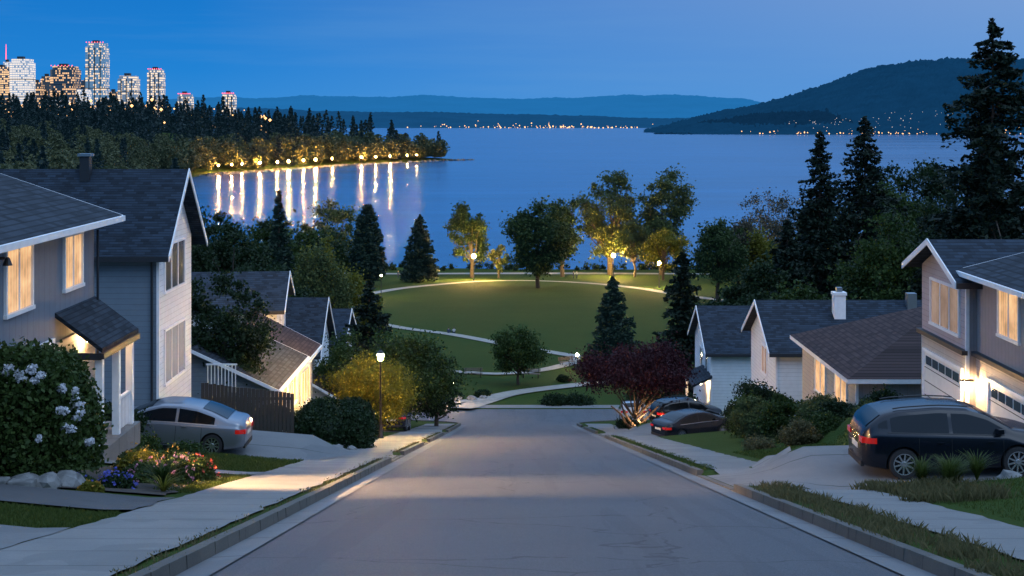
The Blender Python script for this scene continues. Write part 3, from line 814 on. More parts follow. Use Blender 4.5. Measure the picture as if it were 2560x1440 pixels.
# ---------------------------------------------------------------- city skyline
TW = {
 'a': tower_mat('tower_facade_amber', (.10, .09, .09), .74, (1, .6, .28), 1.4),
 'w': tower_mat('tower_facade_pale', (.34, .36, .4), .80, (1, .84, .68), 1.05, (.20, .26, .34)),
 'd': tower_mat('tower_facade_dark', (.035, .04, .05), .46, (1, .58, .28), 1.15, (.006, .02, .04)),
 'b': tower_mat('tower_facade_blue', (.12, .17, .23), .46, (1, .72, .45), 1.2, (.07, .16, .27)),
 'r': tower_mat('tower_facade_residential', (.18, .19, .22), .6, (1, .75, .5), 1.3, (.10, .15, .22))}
def tower(x0, x1, y, zt, kind, spire=None, beacon=False):
    zb = -34
    w = x1 - x0; cx = (x0 + x1) / 2; h = zt - zb
    root = empty('office_tower' if kind in 'awd' else 'apartment_tower', (cx, y, zb)); mb = MB()
    ch = w * .12
    def fp(k): return [(-w / 2 * k + ch, -w * .45 * k), (w / 2 * k - ch, -w * .45 * k), (w / 2 * k, -w * .45 * k + ch), (w / 2 * k, w * .45 * k), (-w / 2 * k, w * .45 * k), (-w / 2 * k, -w * .45 * k + ch)]
    a = fp(1); mb.prism([(p[0], p[1], 0) for p in a], [(p[0], p[1], h * .955) for p in a], TW[kind])
    b2 = fp(.86); mb.prism([(p[0], p[1], h * .955 + .05) for p in b2], [(p[0], p[1], h) for p in b2], TW[kind])
    mb.box(-w * .2, w * .1, -w * .15, w * .15, h + .05, h + 5, M['dark'])
    for k_ in range(3):
        zz = h * (.3 + .22 * k_); mb.box(-w / 2 - .3, w / 2 + .3, -w * .45 - .3, w * .45 + .3, zz, zz + 1.2, M['dark'])
    if kind in 'br':
        for q in (-.28, 0, .28): mb.box(w * q - .8, w * q + .8, -w * .45 - .9, -w * .45 - .05, 2, h * .95, M['dark'])
    if spire: mb.tube((-w * .2, 0, h + 5), (-w * .2, 0, h + spire), 1.1, .5, M['red'], 6)
    if beacon:
        for k_ in range(7): mb.box(-w * .45 + k_ * w * .14, -w * .45 + k_ * w * .14 + 1.4, -w * .42, -w * .42 + 1.4, h + .1, h + 1.9, M['red'])
    mb.build('tower_block', root)
for t_ in [(-995, -946, 2660, 100, 'a'), (-929, -891, 2600, 113, 'w'), (-974, -957, 2680, 111, 'w', 34), (-905, -885, 2640, 71, 'd'), (-904, -882, 2690, 84, 'd'), (-853, -807, 2600, 99.5, 'd', None, True),
           (-880, -850, 2650, 82, 'd'), (-783, -760, 2520, 55, 'w'), (-837, -814, 2720, 77, 'd'), (-795, -758, 2620, 144, 'b', None, True), (-770, -749, 2670, 54, 'd'), (-721, -687, 2570, 81, 'r'),
           (-678, -649.5, 2610, 94, 'r', None, True), (-596, -571, 2500, 46, 'r', None, True), (-476, -454.5, 2300, 43, 'r', None, True), (-920, -880, 2480, 30, 'a'),
           (-817, -777, 2450, 35, 'w'), (-857, -809, 2420, 26, 'a'), (-720, -698, 2400, 26, 'a'), (-641, -622, 2400, 21, 'a')]:
    tower(*t_)

# ---------------------------------------------------------------- lamps
def lantern_lamp(name, x, y, h, mat='lamp_s', zb=None):
    z0 = hz(x, y) if zb is None else zb
    r = empty(name, (x, y, z0)); mb = MB()
    mb.lathe([(.0, 0), (.16, 0), (.16, .1), (.11, .18), (.10, .55), (.07, .62), (.055, .7), (.042, h - .55), (.06, h - .5), (.09, h - .46), (.05, h - .43), (.10, h - .4), (.0, h - .4)], M['black'], n=12)
    mb.build('post', r, smooth=True)
    g = MB(); g.lathe([(0, h - .395), (.10, h - .395), (.155, h - .1), (0, h - .1)], M[mat], n=8); g.build('lantern_glass', r)
    c = MB(); c.lathe([(.2, h - .095), (.19, h - .06), (.08, h + .05), (.03, h + .08), (.02, h + .16), (0, h + .17)], M['black'], n=8)
    for k_ in range(4):
        t = math.pi / 4 + k_ * math.pi / 2; c.tube((.108 * math.cos(t), .108 * math.sin(t), h - .4), (.165 * math.cos(t), .165 * math.sin(t), h - .08), .008, .008, M['black'], 4)
    c.build('lantern_cap', r)
def globe_lamp(name, x, y, h, mat, rg=.28, rp=.05, zb=None):
    z0 = hz(x, y) if zb is None else zb
    r = empty(name, (x, y, z0)); mb = MB()
    mb.lathe([(rp * 2.4, 0), (rp * 2.2, .25), (rp * 1.2, .35), (rp, h - rg * 1.15), (rg * .5, h - rg * .95), (0, h - rg * .95)], M['black'], n=10); mb.build('post', r, smooth=True)
    g = MB(); g.lathe([(rg * math.cos(t), h + rg * math.sin(t)) for t in np.linspace(-1.25, 1.57, 9)], M[mat], n=12); g.build('globe', r, smooth=True)
lantern_lamp('street_lamp', -6.25, 66.5, 4.15)
globe_lamp('park_lamp', -8.8, 322, 5.6, 'lamp_p', .42, .08)
globe_lamp('park_lamp', 24.4, 337, 5.2, 'lamp_p', .40, .08)
globe_lamp('park_lamp', 30.8, 293, 5.2, 'lamp_p', .32, .08)
globe_lamp('park_lamp', -24.5, 262, 4.2, 'lamp_p', .13, .06)
globe_lamp('garden_lamp', -5.1, 121.5, 1.9, 'lamp_g', .15, .04)
globe_lamp('garden_lamp', 7.9, 84.4, .35, 'lamp_u', .05, .02)
globe_lamp('garden_lamp', 6.9, 148, 1.6, 'lamp_g', .16, .04)
for k_, (x, y) in enumerate([(-214.5, 1030), (-208, 1047), (-203, 1061), (-194, 1087), (-185, 1114), (-179, 1133), (-171, 1160), (-164, 1182), (-154, 1213), (-133, 1256), (-122, 1276), (-111, 1298), (-97, 1325), (-89, 1340)]):
    globe_lamp('promenade_lamp', x - 2.5, y + 4, 6.2, 'lamp_f', .72 * [.62, .5, .5, .75, .55, .85, .6, .85, .45, .65, .5, .62, .3, .3][k_], .12)

# ---------------------------------------------------------------- houses
def add_window(mb, face, c, u0, u1, z0, z1, pane, nm=1, horiz=False, fr=.09):
    def bx(a0, a1, b0, b1, d0, d1, mat):
        if face == '+x': mb.box(c + d0, c + d1, a0, a1, b0, b1, mat)
        elif face == '-x': mb.box(c - d1, c - d0, a0, a1, b0, b1, mat)
        else: mb.box(a0, a1, c - d1, c - d0, b0, b1, mat)
    bx(u0 + .01, u1 - .01, z0 + .01, z1 - .01, -.02, .02, pane)
    bx(u0 - fr, u1 + fr, z1, z1 + fr, -.02, .07, M['white']); bx(u0 - fr - .03, u1 + fr + .03, z0 - fr, z0, -.02, .09, M['white'])
    bx(u0 - fr, u0, z0 + .001, z1 - .001, -.02, .065, M['white']); bx(u1, u1 + fr, z0 + .001, z1 - .001, -.02, .065, M['white'])
    for k_ in range(1, nm + 1):
        u = u0 + (u1 - u0) * k_ / (nm + 1); bx(u - .03, u + .03, z0 + .002, z1 - .002, -.01, .045, M['white'])
    if horiz:
        zc = (z0 + z1) / 2; bx(u0 + .002, u1 - .002, zc - .02, zc + .02, -.01, .04, M['white'])
def gable_house(name, x0, x1, y0, y1, zb, ze, rise, axis, roof, wall_s, wall_c, side, wins=(), oh=.45, rz=0., extras=None, hip=False, trim='white'):
    ox, oy, oz = (x1 if side == '+x' else x0), y0, zb
    root = empty(name, (ox, oy, oz), rz)
    X0, X1, Y0, Y1, ZE = x0 - ox, x1 - ox, 0, y1 - oy, ze - oz
    mb = MB()
    sx = X1 if side == '+x' else X0
    ws, wc = M[wall_s], M[wall_c]
    mb.poly([(X0, Y0, -1.5), (X1, Y0, -1.5), (X1, Y0, ZE), (X0, Y0, ZE)], wc)
    mb.poly([(X1, Y1, -1.5), (X0, Y1, -1.5), (X0, Y1, ZE), (X1, Y1, ZE)], wc)
    mb.poly([(X1, Y0, -1.5), (X1, Y1, -1.5), (X1, Y1, ZE), (X1, Y0, ZE)], ws if side == '+x' else wc)
    mb.poly([(X0, Y1, -1.5), (X0, Y0, -1.5), (X0, Y0, ZE), (X0, Y1, ZE)], ws if side == '-x' else wc)
    T_ = .14; R_ = M[roof]; W = M[trim]; 
    def slab(q, mat):
        mb.prism([(p[0], p[1], p[2] - T_) for p in q], q, mat)
    if hip:
        D = (Y1 - Y0) / 2 if axis == 'x' else (X1 - X0) / 2
        sl = rise / D; ez = ZE - sl * oh
        a, b_, c_, d_ = (X0 - oh, Y0 - oh, ez), (X1 + oh, Y0 - oh, ez), (X1 + oh, Y1 + oh, ez), (X0 - oh, Y1 + oh, ez)
        DD = D + oh; zt = ez + sl * DD
        if axis == 'x': r1, r2 = (X0 - oh + DD, (Y0 + Y1) / 2, zt), (X1 + oh - DD, (Y0 + Y1) / 2, zt); fs = [[a, b_, r2, r1], [b_, c_, r2], [c_, d_, r1, r2], [d_, a, r1]]
        else: r1, r2 = ((X0 + X1) / 2, Y0 - oh + DD, zt), ((X0 + X1) / 2, Y1 + oh - DD, zt); fs = [[a, b_, r1], [b_, c_, r2, r1], [c_, d_, r2], [d_, a, r1, r2]]
        up = .12
        for f in fs: mb.poly([(p[0], p[1], p[2] + up) for p in f], R_)
        mb.box(X0 - oh, X1 + oh, Y0 - oh, Y1 + oh, ez - .06, ez + up - .004, W)
    elif axis == 'x':
        ym = (Y0 + Y1) / 2; D = ym - Y0; sl = rise / D; ez = ZE - sl * oh; zt = ZE + rise; up = .16
        for xg, m_ in ((X0, wc if side == '+x' else ws), (X1, ws if side == '+x' else wc)):
            q = [(xg, Y0, ZE), (xg, Y1, ZE), (xg, ym, zt)]; mb.poly(q if xg == X1 else q[::-1], m_)
        xa, xb = X0 - oh, X1 + oh
        slab([(xa, Y0 - oh, ez + up), (xb, Y0 - oh, ez + up), (xb, ym, zt + up), (xa, ym, zt + up)], R_)
        slab([(xa, ym, zt + up), (xb, ym, zt + up), (xb, Y1 + oh, ez + up), (xa, Y1 + oh, ez + up)], R_)
        for xg, s_ in ((xa, -1), (xb, 1)):
            e0, e1 = (xg, xg + .04 * s_)
            for ya in (Y0 - oh - .02, Y1 + oh + .02):
                A = [(e0, ya, ez + up + .02), (e1, ya, ez + up + .02), (e1, ya, ez + up - .2), (e0, ya, ez + up - .2)]
                B = [(e0, ym, zt + up + .03), (e1, ym, zt + up + .03), (e1, ym, zt + up - .19), (e0, ym, zt + up - .19)]
                mb.prism(A, B, W)
        mb.box(xa, xb, Y0 - oh - .07, Y0 - oh - .005, ez + up - .2, ez + up - .01, M['dark'])
        mb.box(X0, X1, Y0 - oh, Y0, ez + .0, ez + .02, W)
    else:
        xm = (X0 + X1) / 2; D = xm - X0; sl = rise / D; ez = ZE - sl * oh; zt = ZE + rise; up = .16
        mb.poly([(X0, Y0, ZE), (X1, Y0, ZE), (xm, Y0, zt)], wc); mb.poly([(X1, Y1, ZE), (X0, Y1, ZE), (xm, Y1, zt)], wc)
        ya, yb = Y0 - oh, Y1 + oh
        slab([(X0 - oh, ya, ez + up), (xm, ya, zt + up), (xm, yb, zt + up), (X0 - oh, yb, ez + up)], R_)
        slab([(xm, ya, zt + up), (X1 + oh, ya, ez + up), (X1 + oh, yb, ez + up), (xm, yb, zt + up)], R_)
        for xe in (X0 - oh - .02, X1 + oh + .02):
            for yg, s_ in ((ya, -1), (yb, 1)):
                e0, e1 = yg, yg + .04 * s_
                A = [(xe, e0, ez + up - .005), (xe, e1, ez + up - .005), (xe, e1, ez + up - .16), (xe, e0, ez + up - .16)]
                B = [(xm, e0, zt + up - .005), (xm, e1, zt + up - .005), (xm, e1, zt + up - .16), (xm, e0, zt + up - .16)]
                mb.prism(A, B, W)
        se = X1 + oh if side == '+x' else X0 - oh
        mb.box(min(se, se + (.1 if side == '+x' else -.1)), max(se, se + (.1 if side == '+x' else -.1)), ya, yb, ez + up - .17, ez + up - .02, W)
        if side == '+x': mb.box(X1, X1 + oh, Y0, Y1, ez, ez + .02, W)
        else: mb.box(X0 - oh, X0, Y0, Y1, ez, ez + .02, W)
    mb.box(sx - .05, sx + .05 if side == '+x' else sx + .06, Y0 - .03, Y0 + .08, -1.2, ZE - .05, W)
    mb.build('shell', root)
    wb = MB()
    for w_ in wins:
        face, u0, u1, z0, z1, pane, nm = w_[:7]
        if face == 's': add_window(wb, side, sx, u0 - oy, u1 - oy, z0 - oz, z1 - oz, M[pane], nm, len(w_) > 7)
        else: add_window(wb, '-y', Y0, u0 - ox, u1 - ox, z0 - oz, z1 - oz, M[pane], nm, len(w_) > 7)
    if wins: wb.build('windows', root)
    if extras:
        eb = MB(); extras(eb, ox, oy, oz); eb.build('details', root)
    return root
def B(eb, ox, oy, oz, x0, x1, y0, y1, z0, z1, mat): eb.box(x0 - ox, x1 - ox, y0 - oy, y1 - oy, z0 - oz, z1 - oz, mat)

def ex1(eb, ox, oy, oz):
    q = lambda x, y, z: (x - ox, y - oy, z - oz)
    e1, e0 = -5.75, -4.85; xo = -10.3
    eb.prism([q(-11.5, 35.2, e0 - .12), q(-11.5, 38.6, e0 - .12), q(xo, 38.6, e1 - .12), q(xo, 35.2, e1 - .12)], [q(-11.5, 35.2, e0), q(-11.5, 38.6, e0), q(xo, 38.6, e1), q(xo, 35.2, e1)], M['roofy'])
    B(eb, ox, oy, oz, xo - .04, xo + .04, 35.2, 38.6, e1 - .27, e1 - .125, M['dark'])
    B(eb, ox, oy, oz, -11.45, xo - .05, 35.25, 35.33, e1 - .3, e1 - .13, M['dark'])
    for y in (35.5, 37.0, 38.3): B(eb, ox, oy, oz, xo - .25, xo - .07, y - .09, y + .09, -8.3, e1 - .28, M['white'])
    B(eb, ox, oy, oz, -11.5, xo + .05, 35.1, 38.6, -8.9, -8.3, M['walk'])
    for k_ in range(8): B(eb, ox, oy, oz, xo - .2, xo - .15, 37.2 + k_ * .14, 37.24 + k_ * .14, -8.25, -7.45, M['white'])
    B(eb, ox, oy, oz, xo - .22, xo - .13, 37.1, 38.2, -7.44, -7.38, M['white'])
    B(eb, ox, oy, oz, -11.48, -11.42, 35.9, 36.8, -8.28, -6.2, M['white'])
    B(eb, ox, oy, oz, -11.3, -11.22, 37.2, 37.28, e1 - .15, e1 - .07, M['lamp_w'])
    B(eb, ox, oy, oz, -11.49, -11.42, 24.1, 35.0, -5.6, -5.45, M['white'])
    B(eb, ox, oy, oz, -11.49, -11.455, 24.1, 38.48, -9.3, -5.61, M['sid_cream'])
    eb.tube(q(-13.6, 35.5, -2.2), q(-13.6, 35.5, -1.45), .05, .05, M['metal'], 8); eb.tube(q(-13.6, 35.5, -1.45), q(-13.6, 35.5, -1.38), .08, .08, M['metal'], 8)
    eb.tube(q(-11.38, 38.45, -3.0), q(-11.38, 38.45, -8.8), .04, .04, M['dark'], 6)
gable_house('grey_house', -21.5, -11.5, 24, 38.5, -8.6, -2.6, 1.7, 'y', 'roofy', 'sid_grey', 'sid_grey', '+x',
    [('s', 31.75, 33.4, -4.42, -2.98, 'lit', 1), ('s', 35.9, 37.3, -4.34, -3.02, 'lit', 1), ('s', 28, 30, -4.42, -2.98, 'lit', 1)], oh=.6, extras=ex1)
def ex2(eb, ox, oy, oz):
    q = lambda x, y, z: (x - ox, y - oy, z - oz)
    B(eb, ox, oy, oz, -16.1, -15.75, 52.1, 52.5, -2.3, -1.35, M['dark']); B(eb, ox, oy, oz, -16.16, -15.69, 52.04, 52.56, -1.35, -1.25, M['metal'])
    eb.tube(q(-12.85, 49.93, -4.6), q(-12.85, 49.93, -11), .05, .05, M['dark'], 6)
gable_house('white_gable_house', -27, -12.65, 50, 55.2, -11.2, -4.5, 2.5, 'x', 'roofx', 'sid_white', 'sid_blue', '+x',
    [('s', 50.9, 53.9, -6.25, -4.6, 'glass', 2), ('s', 50.9, 53.9, -9.6, -7.7, 'curtain', 2)], oh=.5, extras=ex2)
gable_house('bungalow', -17.5, -10.6, 61.5, 69.5, -14.3, -11.75, 1.6, 'y', 'roofy', 'sid_cream', 'sid_blue', '+x', [('s', 63, 65.6, -13.7, -12.2, 'lit', 2), ('s', 66.8, 68.6, -13.7, -12.2, 'lit', 1)], oh=.4)
gable_house('bungalow', -16.5, -10.7, 69.9, 75.0, -15.4, -12.05, 1.5, 'y', 'roofby', 'sid_cream', 'sid_cream', '+x', [('s', 71, 73.8, -14.6, -12.9, 'lit', 2)], oh=.4)
gable_house('white_house', -25, -12.9, 76.5, 83.5, -16.5, -10.3, 1.5, 'x', 'roofx', 'sid_white', 'sid_white', '+x', [('s', 78.2, 79.2, -12.4, -10.9, 'glass', 0), ('s', 80.4, 81.4, -12.4, -10.9, 'glass', 0), ('c', -15.5, -14.5, -12.6, -11.3, 'glass', 0)], oh=.5, rz=math.radians(5))
gable_house('white_house', -20, -12.7, 90, 97, -20, -14.9, 2.9, 'x', 'roofx', 'sid_white', 'sid_blue', '+x', [('s', 92, 94, -17.5, -16, 'litdim', 1)], oh=.45)
gable_house('grey_house', -19, -12.6, 103, 110, -23.5, -16.4, 1.9, 'x', 'roofx', 'sid_white', 'sid_blue', '+x', [('s', 105, 106.2, -18.6, -17, 'glass', 0), ('s', 107, 108.2, -18.6, -17, 'glass', 0), ('c', -15, -13.6, -19, -17.4, 'litdim', 1)], oh=.4)
gable_house('brown_roof_cottage', -14.0, -10.2, 84, 89, -19.5, -16.9, 1.1, 'y', 'roofby', 'sid_cream', 'sid_cream', '+x', [('s', 85, 87, -18.6, -17.4, 'lit', 1)], oh=.35)
def ex_r1(eb, ox, oy, oz):
    q = lambda x, y, z: (x - ox, y - oy, z - oz)
    B(eb, ox, oy, oz, 14.96, 14.995, 46.15, 51.15, -11.3, -7.75, M['sid_cream']); B(eb, ox, oy, oz, 15.26, 15.295, 33.1, 46.04, -11.3, -7.75, M['sid_cream'])  # cream overlay puts the wall lamp's warm light into the lower wall colour
    B(eb, ox, oy, oz, 14.80, 14.995, 46.05, 51.25, -7.749, -7.6, M['dark']); B(eb, ox, oy, oz, 15.1, 15.295, 33.1, 46.04, -7.749, -7.6, M['dark'])
    for (a_, b_) in ((41.0, 44.6), (46.5, 50.6)) :
        xf = 15.25 if a_ < 45 else 14.95; z0, z1 = -10.4, -8.35
        B(eb, ox, oy, oz, xf - .03, xf, a_, b_, z0, z1, M['garage'])
        for k_ in range(1, 4): B(eb, ox, oy, oz, xf - .045, xf - .032, a_ + .02, b_ - .02, z0 + k_ * .5 - .012, z0 + k_ * .5 + .012, M['kerb'])
        n = 5
        for k_ in range(n):
            w = (b_ - a_ - .3) / n; B(eb, ox, oy, oz, xf - .05, xf - .035, a_ + .15 + k_ * w + .06, a_ + .15 + (k_ + 1) * w - .06, z1 - .42, z1 - .12, M['glass'])
        B(eb, ox, oy, oz, xf - .08, xf, a_ - .14, a_ - .003, z0, z1 + .12, M['white']); B(eb, ox, oy, oz, xf - .08, xf, b_ + .003, b_ + .14, z0, z1 + .12, M['white'])
        B(eb, ox, oy, oz, xf - .075, xf, a_, b_, z1 + .003, z1 + .12, M['white'])
    B(eb, ox, oy, oz, 14.74, 14.84, 45.78, 45.88, -8.83, -8.58, M['lamp_w']); B(eb, ox, oy, oz, 14.7, 15.1, 45.76, 45.92, -8.55, -8.49, M['black'])
    eb.tube(q(18.0, 46, -4.1), q(18.0, 46, -3.3), .07, .07, M['metal'], 8); eb.tube(q(18.0, 46, -3.3), q(18.0, 46, -3.2), .12, .12, M['metal'], 8)
gable_house('taupe_garage_house', 15.3, 27, 33, 46.05, -9.9, -5.0, 1.5, 'y', 'roofy', 'sid_taupe', 'sid_taupe', '-x',
    [('s', 42.2, 43.9, -6.7, -5.25, 'lit', 1), ('s', 37.0, 39.2, -6.7, -5.25, 'lit', 1)], oh=.5, extras=ex_r1)
gable_house('taupe_garage_house', 15.0, 26, 46.1, 51.2, -9.9, -5.25, .95, 'x', 'roofx', 'sid_pink', 'sid_taupe', '-x',
    [('s', 46.9, 50.0, -7.2, -5.7, 'litdim', 2)], oh=.55)
def ex_r2(eb, ox, oy, oz):
    B(eb, ox, oy, oz, 16.6, 17.9, 55.93, 55.97, -12.6, -10.6, M['lit'])
    B(eb, ox, oy, oz, 16.45, 16.58, 55.9, 55.98, -12.7, -10.5, M['white'])
gable_house('brown_hip_house', 13.8, 24, 56, 66.5, -12.9, -10.2, 2.1, 'y', 'roofby', 'sid_cream', 'sid_taupe', '-x', [('s', 57.6, 59.6, -12.2, -10.75, 'lit', 1), ('s', 61.5, 63.5, -12.2, -10.75, 'lit', 1)], oh=.5, hip=True, extras=ex_r2)
def ex_r3(eb, ox, oy, oz):
    B(eb, ox, oy, oz, 17.1, 17.7, 74.2, 74.8, -11.4, -9.3, M['white']); B(eb, ox, oy, oz, 17.05, 17.75, 74.15, 74.85, -9.3, -9.15, M['white'])
    B(eb, ox, oy, oz, 17.25, 17.55, 74.35, 74.65, -9.15, -8.9, M['metal'])
    B(eb, ox, oy, oz, 21.2, 21.7, 75, 75.5, -10.2, -9.3, M['metal'])
gable_house('white_house', 13.6, 24, 72, 79.6, -16.2, -11.85, 1.95, 'x', 'roofx', 'sid_white', 'sid_white', '-x', [('s', 74.6, 76, -13.6, -12.2, 'litdim', 1)], oh=.45, extras=ex_r3)
def ex_r4(eb, ox, oy, oz):
    q = lambda x, y, z: (x - ox, y - oy, z - oz)
    eb.prism([q(13.1, 91.5, -16.9), q(13.1, 96, -16.9), q(11.8, 96, -17.5), q(11.8, 91.5, -17.5)], [q(13.1, 91.5, -16.75), q(13.1, 96, -16.75), q(11.8, 96, -17.35), q(11.8, 91.5, -17.35)], M['roofy'])
    for y in (91.7, 95.8): B(eb, ox, oy, oz, 11.9, 12.05, y - .08, y + .08, -20.5, -17.5, M['white'])
    B(eb, ox, oy, oz, 12.5, 12.65, 93.5, 93.65, -17.65, -17.53, M['lamp_w'])
gable_house('white_house', 13.1, 20, 92, 100.2, -20.4, -15.2, 2.3, 'x', 'roofx', 'sid_white', 'sid_white', '-x', [('s', 93.5, 94.6, -17, -15.7, 'glass', 0), ('s', 96, 97.2, -17, -15.7, 'glass', 0)], oh=.45, extras=ex_r4)

# floodlight on the grey house wall
r = empty('floodlight', (-11.2, 30.9, -3.05)); mb = MB()
mb.box(-.3, 0, -.04, .04, -.03, .03, M['black']); mb.lathe([(.03, .02), (.05, 0), (.11, -.16)], M['black'], .06, 0, 12); mb.build('housing', r)
ld = bpy.data.lights.new('bulb', 'SPOT'); ld.energy = 27000; ld.color = (1, .58, .26); ld.spot_size = math.radians(50); ld.spot_blend = .8; ld.shadow_soft_size = .08
lo = bpy.data.objects.new('bulb', ld); link(lo, r); lo.location = (.09, 0, -.18)
lo.rotation_euler = (Vector((-3.6, 31.4, -8.3)) - Vector((-11.1, 30.9, -3.2))).to_track_quat('-Z', 'Y').to_euler()

# ---------------------------------------------------------------- fence, hedges, bushes
mb = MB(); x = -11.6
while x < -8.2:
    z = -11.55 - (x + 11.6) * .12; mb.box(x, x + .13, 0, .03, z, z + 1.75 + random.uniform(-.02, .02), M['wood']); x += .145
for dz in (.35, 1.35): mb.box(-11.6, -8.2, .032, .09, -11.6 + dz - .2, -11.5 + dz - .2, M['wood'])
mb.build('wooden_fence', loc=(0, 52.2, 0))
mb = MB(); y = 0
while y < 8: 
    z = float(Gy(60 + y)) + .2; mb.box(0, .04, y, y + .12, z, z + 1.1, M['wood']); y += .14
mb.build('wooden_fence', loc=(-7.2, 60, 0))
mb = MB()
for k_ in range(9): mb.box(-12.3 + k_ * .14, -12.27 + k_ * .14, 0, .03, -11.0, -9.9, M['white'])
mb.box(-12.35, -11.1, -.01, .04, -9.9, -9.84, M['white']); mb.build('white_railing', loc=(0, 56.5, 0))
def SH(x, y, h, w, n, mat, ls=.09, name='shrub'): return broadleaf(name, x, y, h, w, n, ls, mat, base=.02, shape='low', clumps=34)
bush('hedge', -6.9, 54.5, 1.55, 2.2, 1.75, 16000, .08, 'dark', boxy=1.8, lump=.12)
bush('hedge', -6.5, 60.8, .6, 2.4, 1.3, 5000, .08, 'dark', boxy=1.6, lump=.12)
bush('hydrangea_bush', -10.6, 28.5, 2.1, 1.85, 2.8, 34000, .075, 'mid', boxy=1.45, lump=.26,
     flowers=[(.75, 2.4, .13), (1.0, 2.3, .14), (1.2, 2.36, .12), (1.35, 2.2, .12), (1.7, 1.95, .13), (1.85, 1.8, .14), (1.92, 1.6, .14), (1.8, 1.5, .12), (1.95, 1.4, .13), (1.9, 1.25, .12), (2.1, .8, .11), (1.5, 1.15, .07)])
SH(-12.8, 43.0, 1.5, 2.6, 6000, 'dark'); SH(-15.5, 42.5, 2.2, 3.2, 6000, 'dark')
SH(-9.4, 40.8, .5, 1.4, 2500, 'mid', .06); SH(-10.8, 39.5, .8, 1.7, 4000, 'mid', .07)
SH(-11.8, 57.5, 1.9, 3, 6000, 'dark'); SH(-9.9, 57.6, 1.8, 2.6, 5000, 'dark')
SH(-9.0, 66.0, 1.7, 2.8, 6000, 'mid'); SH(-7.8, 69.4, 1.6, 2.2, 5000, 'dark')
SH(10.6, 61.5, 2.3, 2.6, 9000, 'mid'); SH(9.9, 56.5, 2.3, 2.0, 9000, 'olive'); SH(10.4, 53.4, 2.3, 1.7, 8000, 'mid')
SH(12.2, 57, 1.9, 2.4, 8000, 'olive'); SH(12.6, 53.6, 1.7, 2.2, 8000, 'dark'); SH(14.0, 53.0, 2.3, 1.8, 7000, 'dark')
SH(11.6, 51.5, 1.3, 2.0, 7000, 'mid', .07); SH(10.4, 50.6, 1.2, 1.6, 5000, 'straw', .06)
SH(12.3, 68.5, 2.9, 3.0, 9000, 'dark'); SH(11.8, 71.4, 2.2, 2.2, 6000, 'dark'); SH(8.8, 50.0, .6, 1.5, 3000, 'straw', .05)
SH(13.2, 50.8, 1.6, 1.5, 4000, 'olive', .07); SH(7.4, 88.6, .8, 1.8, 3000, 'dark'); SH(8.7, 84.6, .5, 1.4, 2500, 'dark', .07)
SH(15.5, 84, 3.2, 4, 7000, 'dark', .12); SH(11.4, 90, 2.2, 3, 6000, 'dark', .12); SH(12.5, 63.5, 1.8, 2.4, 6000, 'mid')
for (x, y, a, h) in ((3.6, 121.9, 2.6, 1.2), (5.8, 122.2, 3, 1.0), (-2.7, 127, 1.6, .8), (-5.3, 125.5, 2.2, 1.0), (-7.6, 124, 3, 1.2), (5.2, 138, 1.3, .9), (-14, 126, 5, 2.4), (12, 124, 4.4, 1.6), (17, 127, 5, 2.8)):
    SH(x, y, h, a, 2600, 'dark', .14)
SH(8.2, 152, 1.4, 2.2, 2500, 'yellow', .12, 'flowering_shrub')
def flowers(name, x, y, rx, ry, h, leaf, fm, nf, ls=.05):
    r = bush(name, x, y, rx, ry, h, 2400, .06, leaf, lump=.4)
    d = rng.normal(size=(nf, 3)); d[:, 2] = np.abs(d[:, 2]) + .2; d /= np.linalg.norm(d, axis=1)[:, None]
    C0 = d * np.array([rx, ry, h]) * rng.uniform(.85, 1.2, (nf, 1))
    C = np.repeat(C0, 5, 0) + rng.normal(0, .022, (nf * 5, 3))
    V, F = leaves(C, ls, elong=1.1); np_mesh('petals', V, F, [L[fm]], parent=r)
flowers('flowering_plant', -7.2, 31.6, .5, .6, .6, 'mid', 'fred', 40); flowers('flowering_plant', -7.8, 32.2, .6, .6, .65, 'mid', 'forange', 40)
flowers('flowering_plant', -7.35, 30.3, .45, .45, .62, 'mid', 'fpink', 55); flowers('flowering_plant', -8.3, 31.2, .6, .6, .65, 'yellow', 'forange', 35)
flowers('flowering_plant', -7.9, 29.8, .5, .5, .5, 'mid', 'fpink', 30); flowers('flowering_plant', -7.95, 27.9, .42, .4, .34, 'dark', 'fblue', 60)
flowers('flowering_plant', -8.55, 27.6, .35, .35, .28, 'mid', 'fblue', 25); flowers('flowering_plant', -8.1, 26.9, .25, .25, .22, 'yellow', 'forange', 8)
flowers('flowering_plant', -7.6, 33.1, .5, .4, .55, 'olive', 'fpink', 25); flowers('flowering_plant', -8.7, 32.6, .6, .5, .65, 'olive', 'forange', 20)
def tuft(name, x, y, n, h, spread, mat='mid', wd=.02):
    t = rng.uniform(0, 2 * np.pi, n); s = rng.uniform(.3, 1, n) * spread; hh = h * rng.uniform(.6, 1.1, n)
    V = []; z = hz(x, y)
    for k_ in range(n):
        dx, dy = math.cos(t[k_]), math.sin(t[k_]); px, py = -dy * wd, dx * wd
        for (a_, b_) in ((0, .25), (.25, .6), (.6, 1)):
            def pt(q, s_): 
                rad = s[k_] * q ** 1.3; zz = hh[k_] * (q * 1.5 - .75 * q * q) / .75
                w_ = (1 - q * .85) * s_; return (x + dx * rad + px * w_, y + dy * rad + py * w_, z + zz)
            V += [pt(a_, -1), pt(a_, 1), pt(b_, 1), pt(b_, -1)]
    np_mesh(name, V, np.arange(len(V)).reshape(-1, 4), [L[mat]])
tuft('long_leaf_plant', -7.15, 28.6, 130, .6, .7, 'mid', .022); tuft('long_leaf_plant', -6.9, 27.7, 60, .35, .5, 'yellow', .018)
for (x, y) in ((9.0, 28.6), (9.6, 28.9), (8.5, 29.0), (9.3, 29.3), (8.8, 28.2)): tuft('long_leaf_plant', x, y, 170, .55, .5, 'grass', .014)
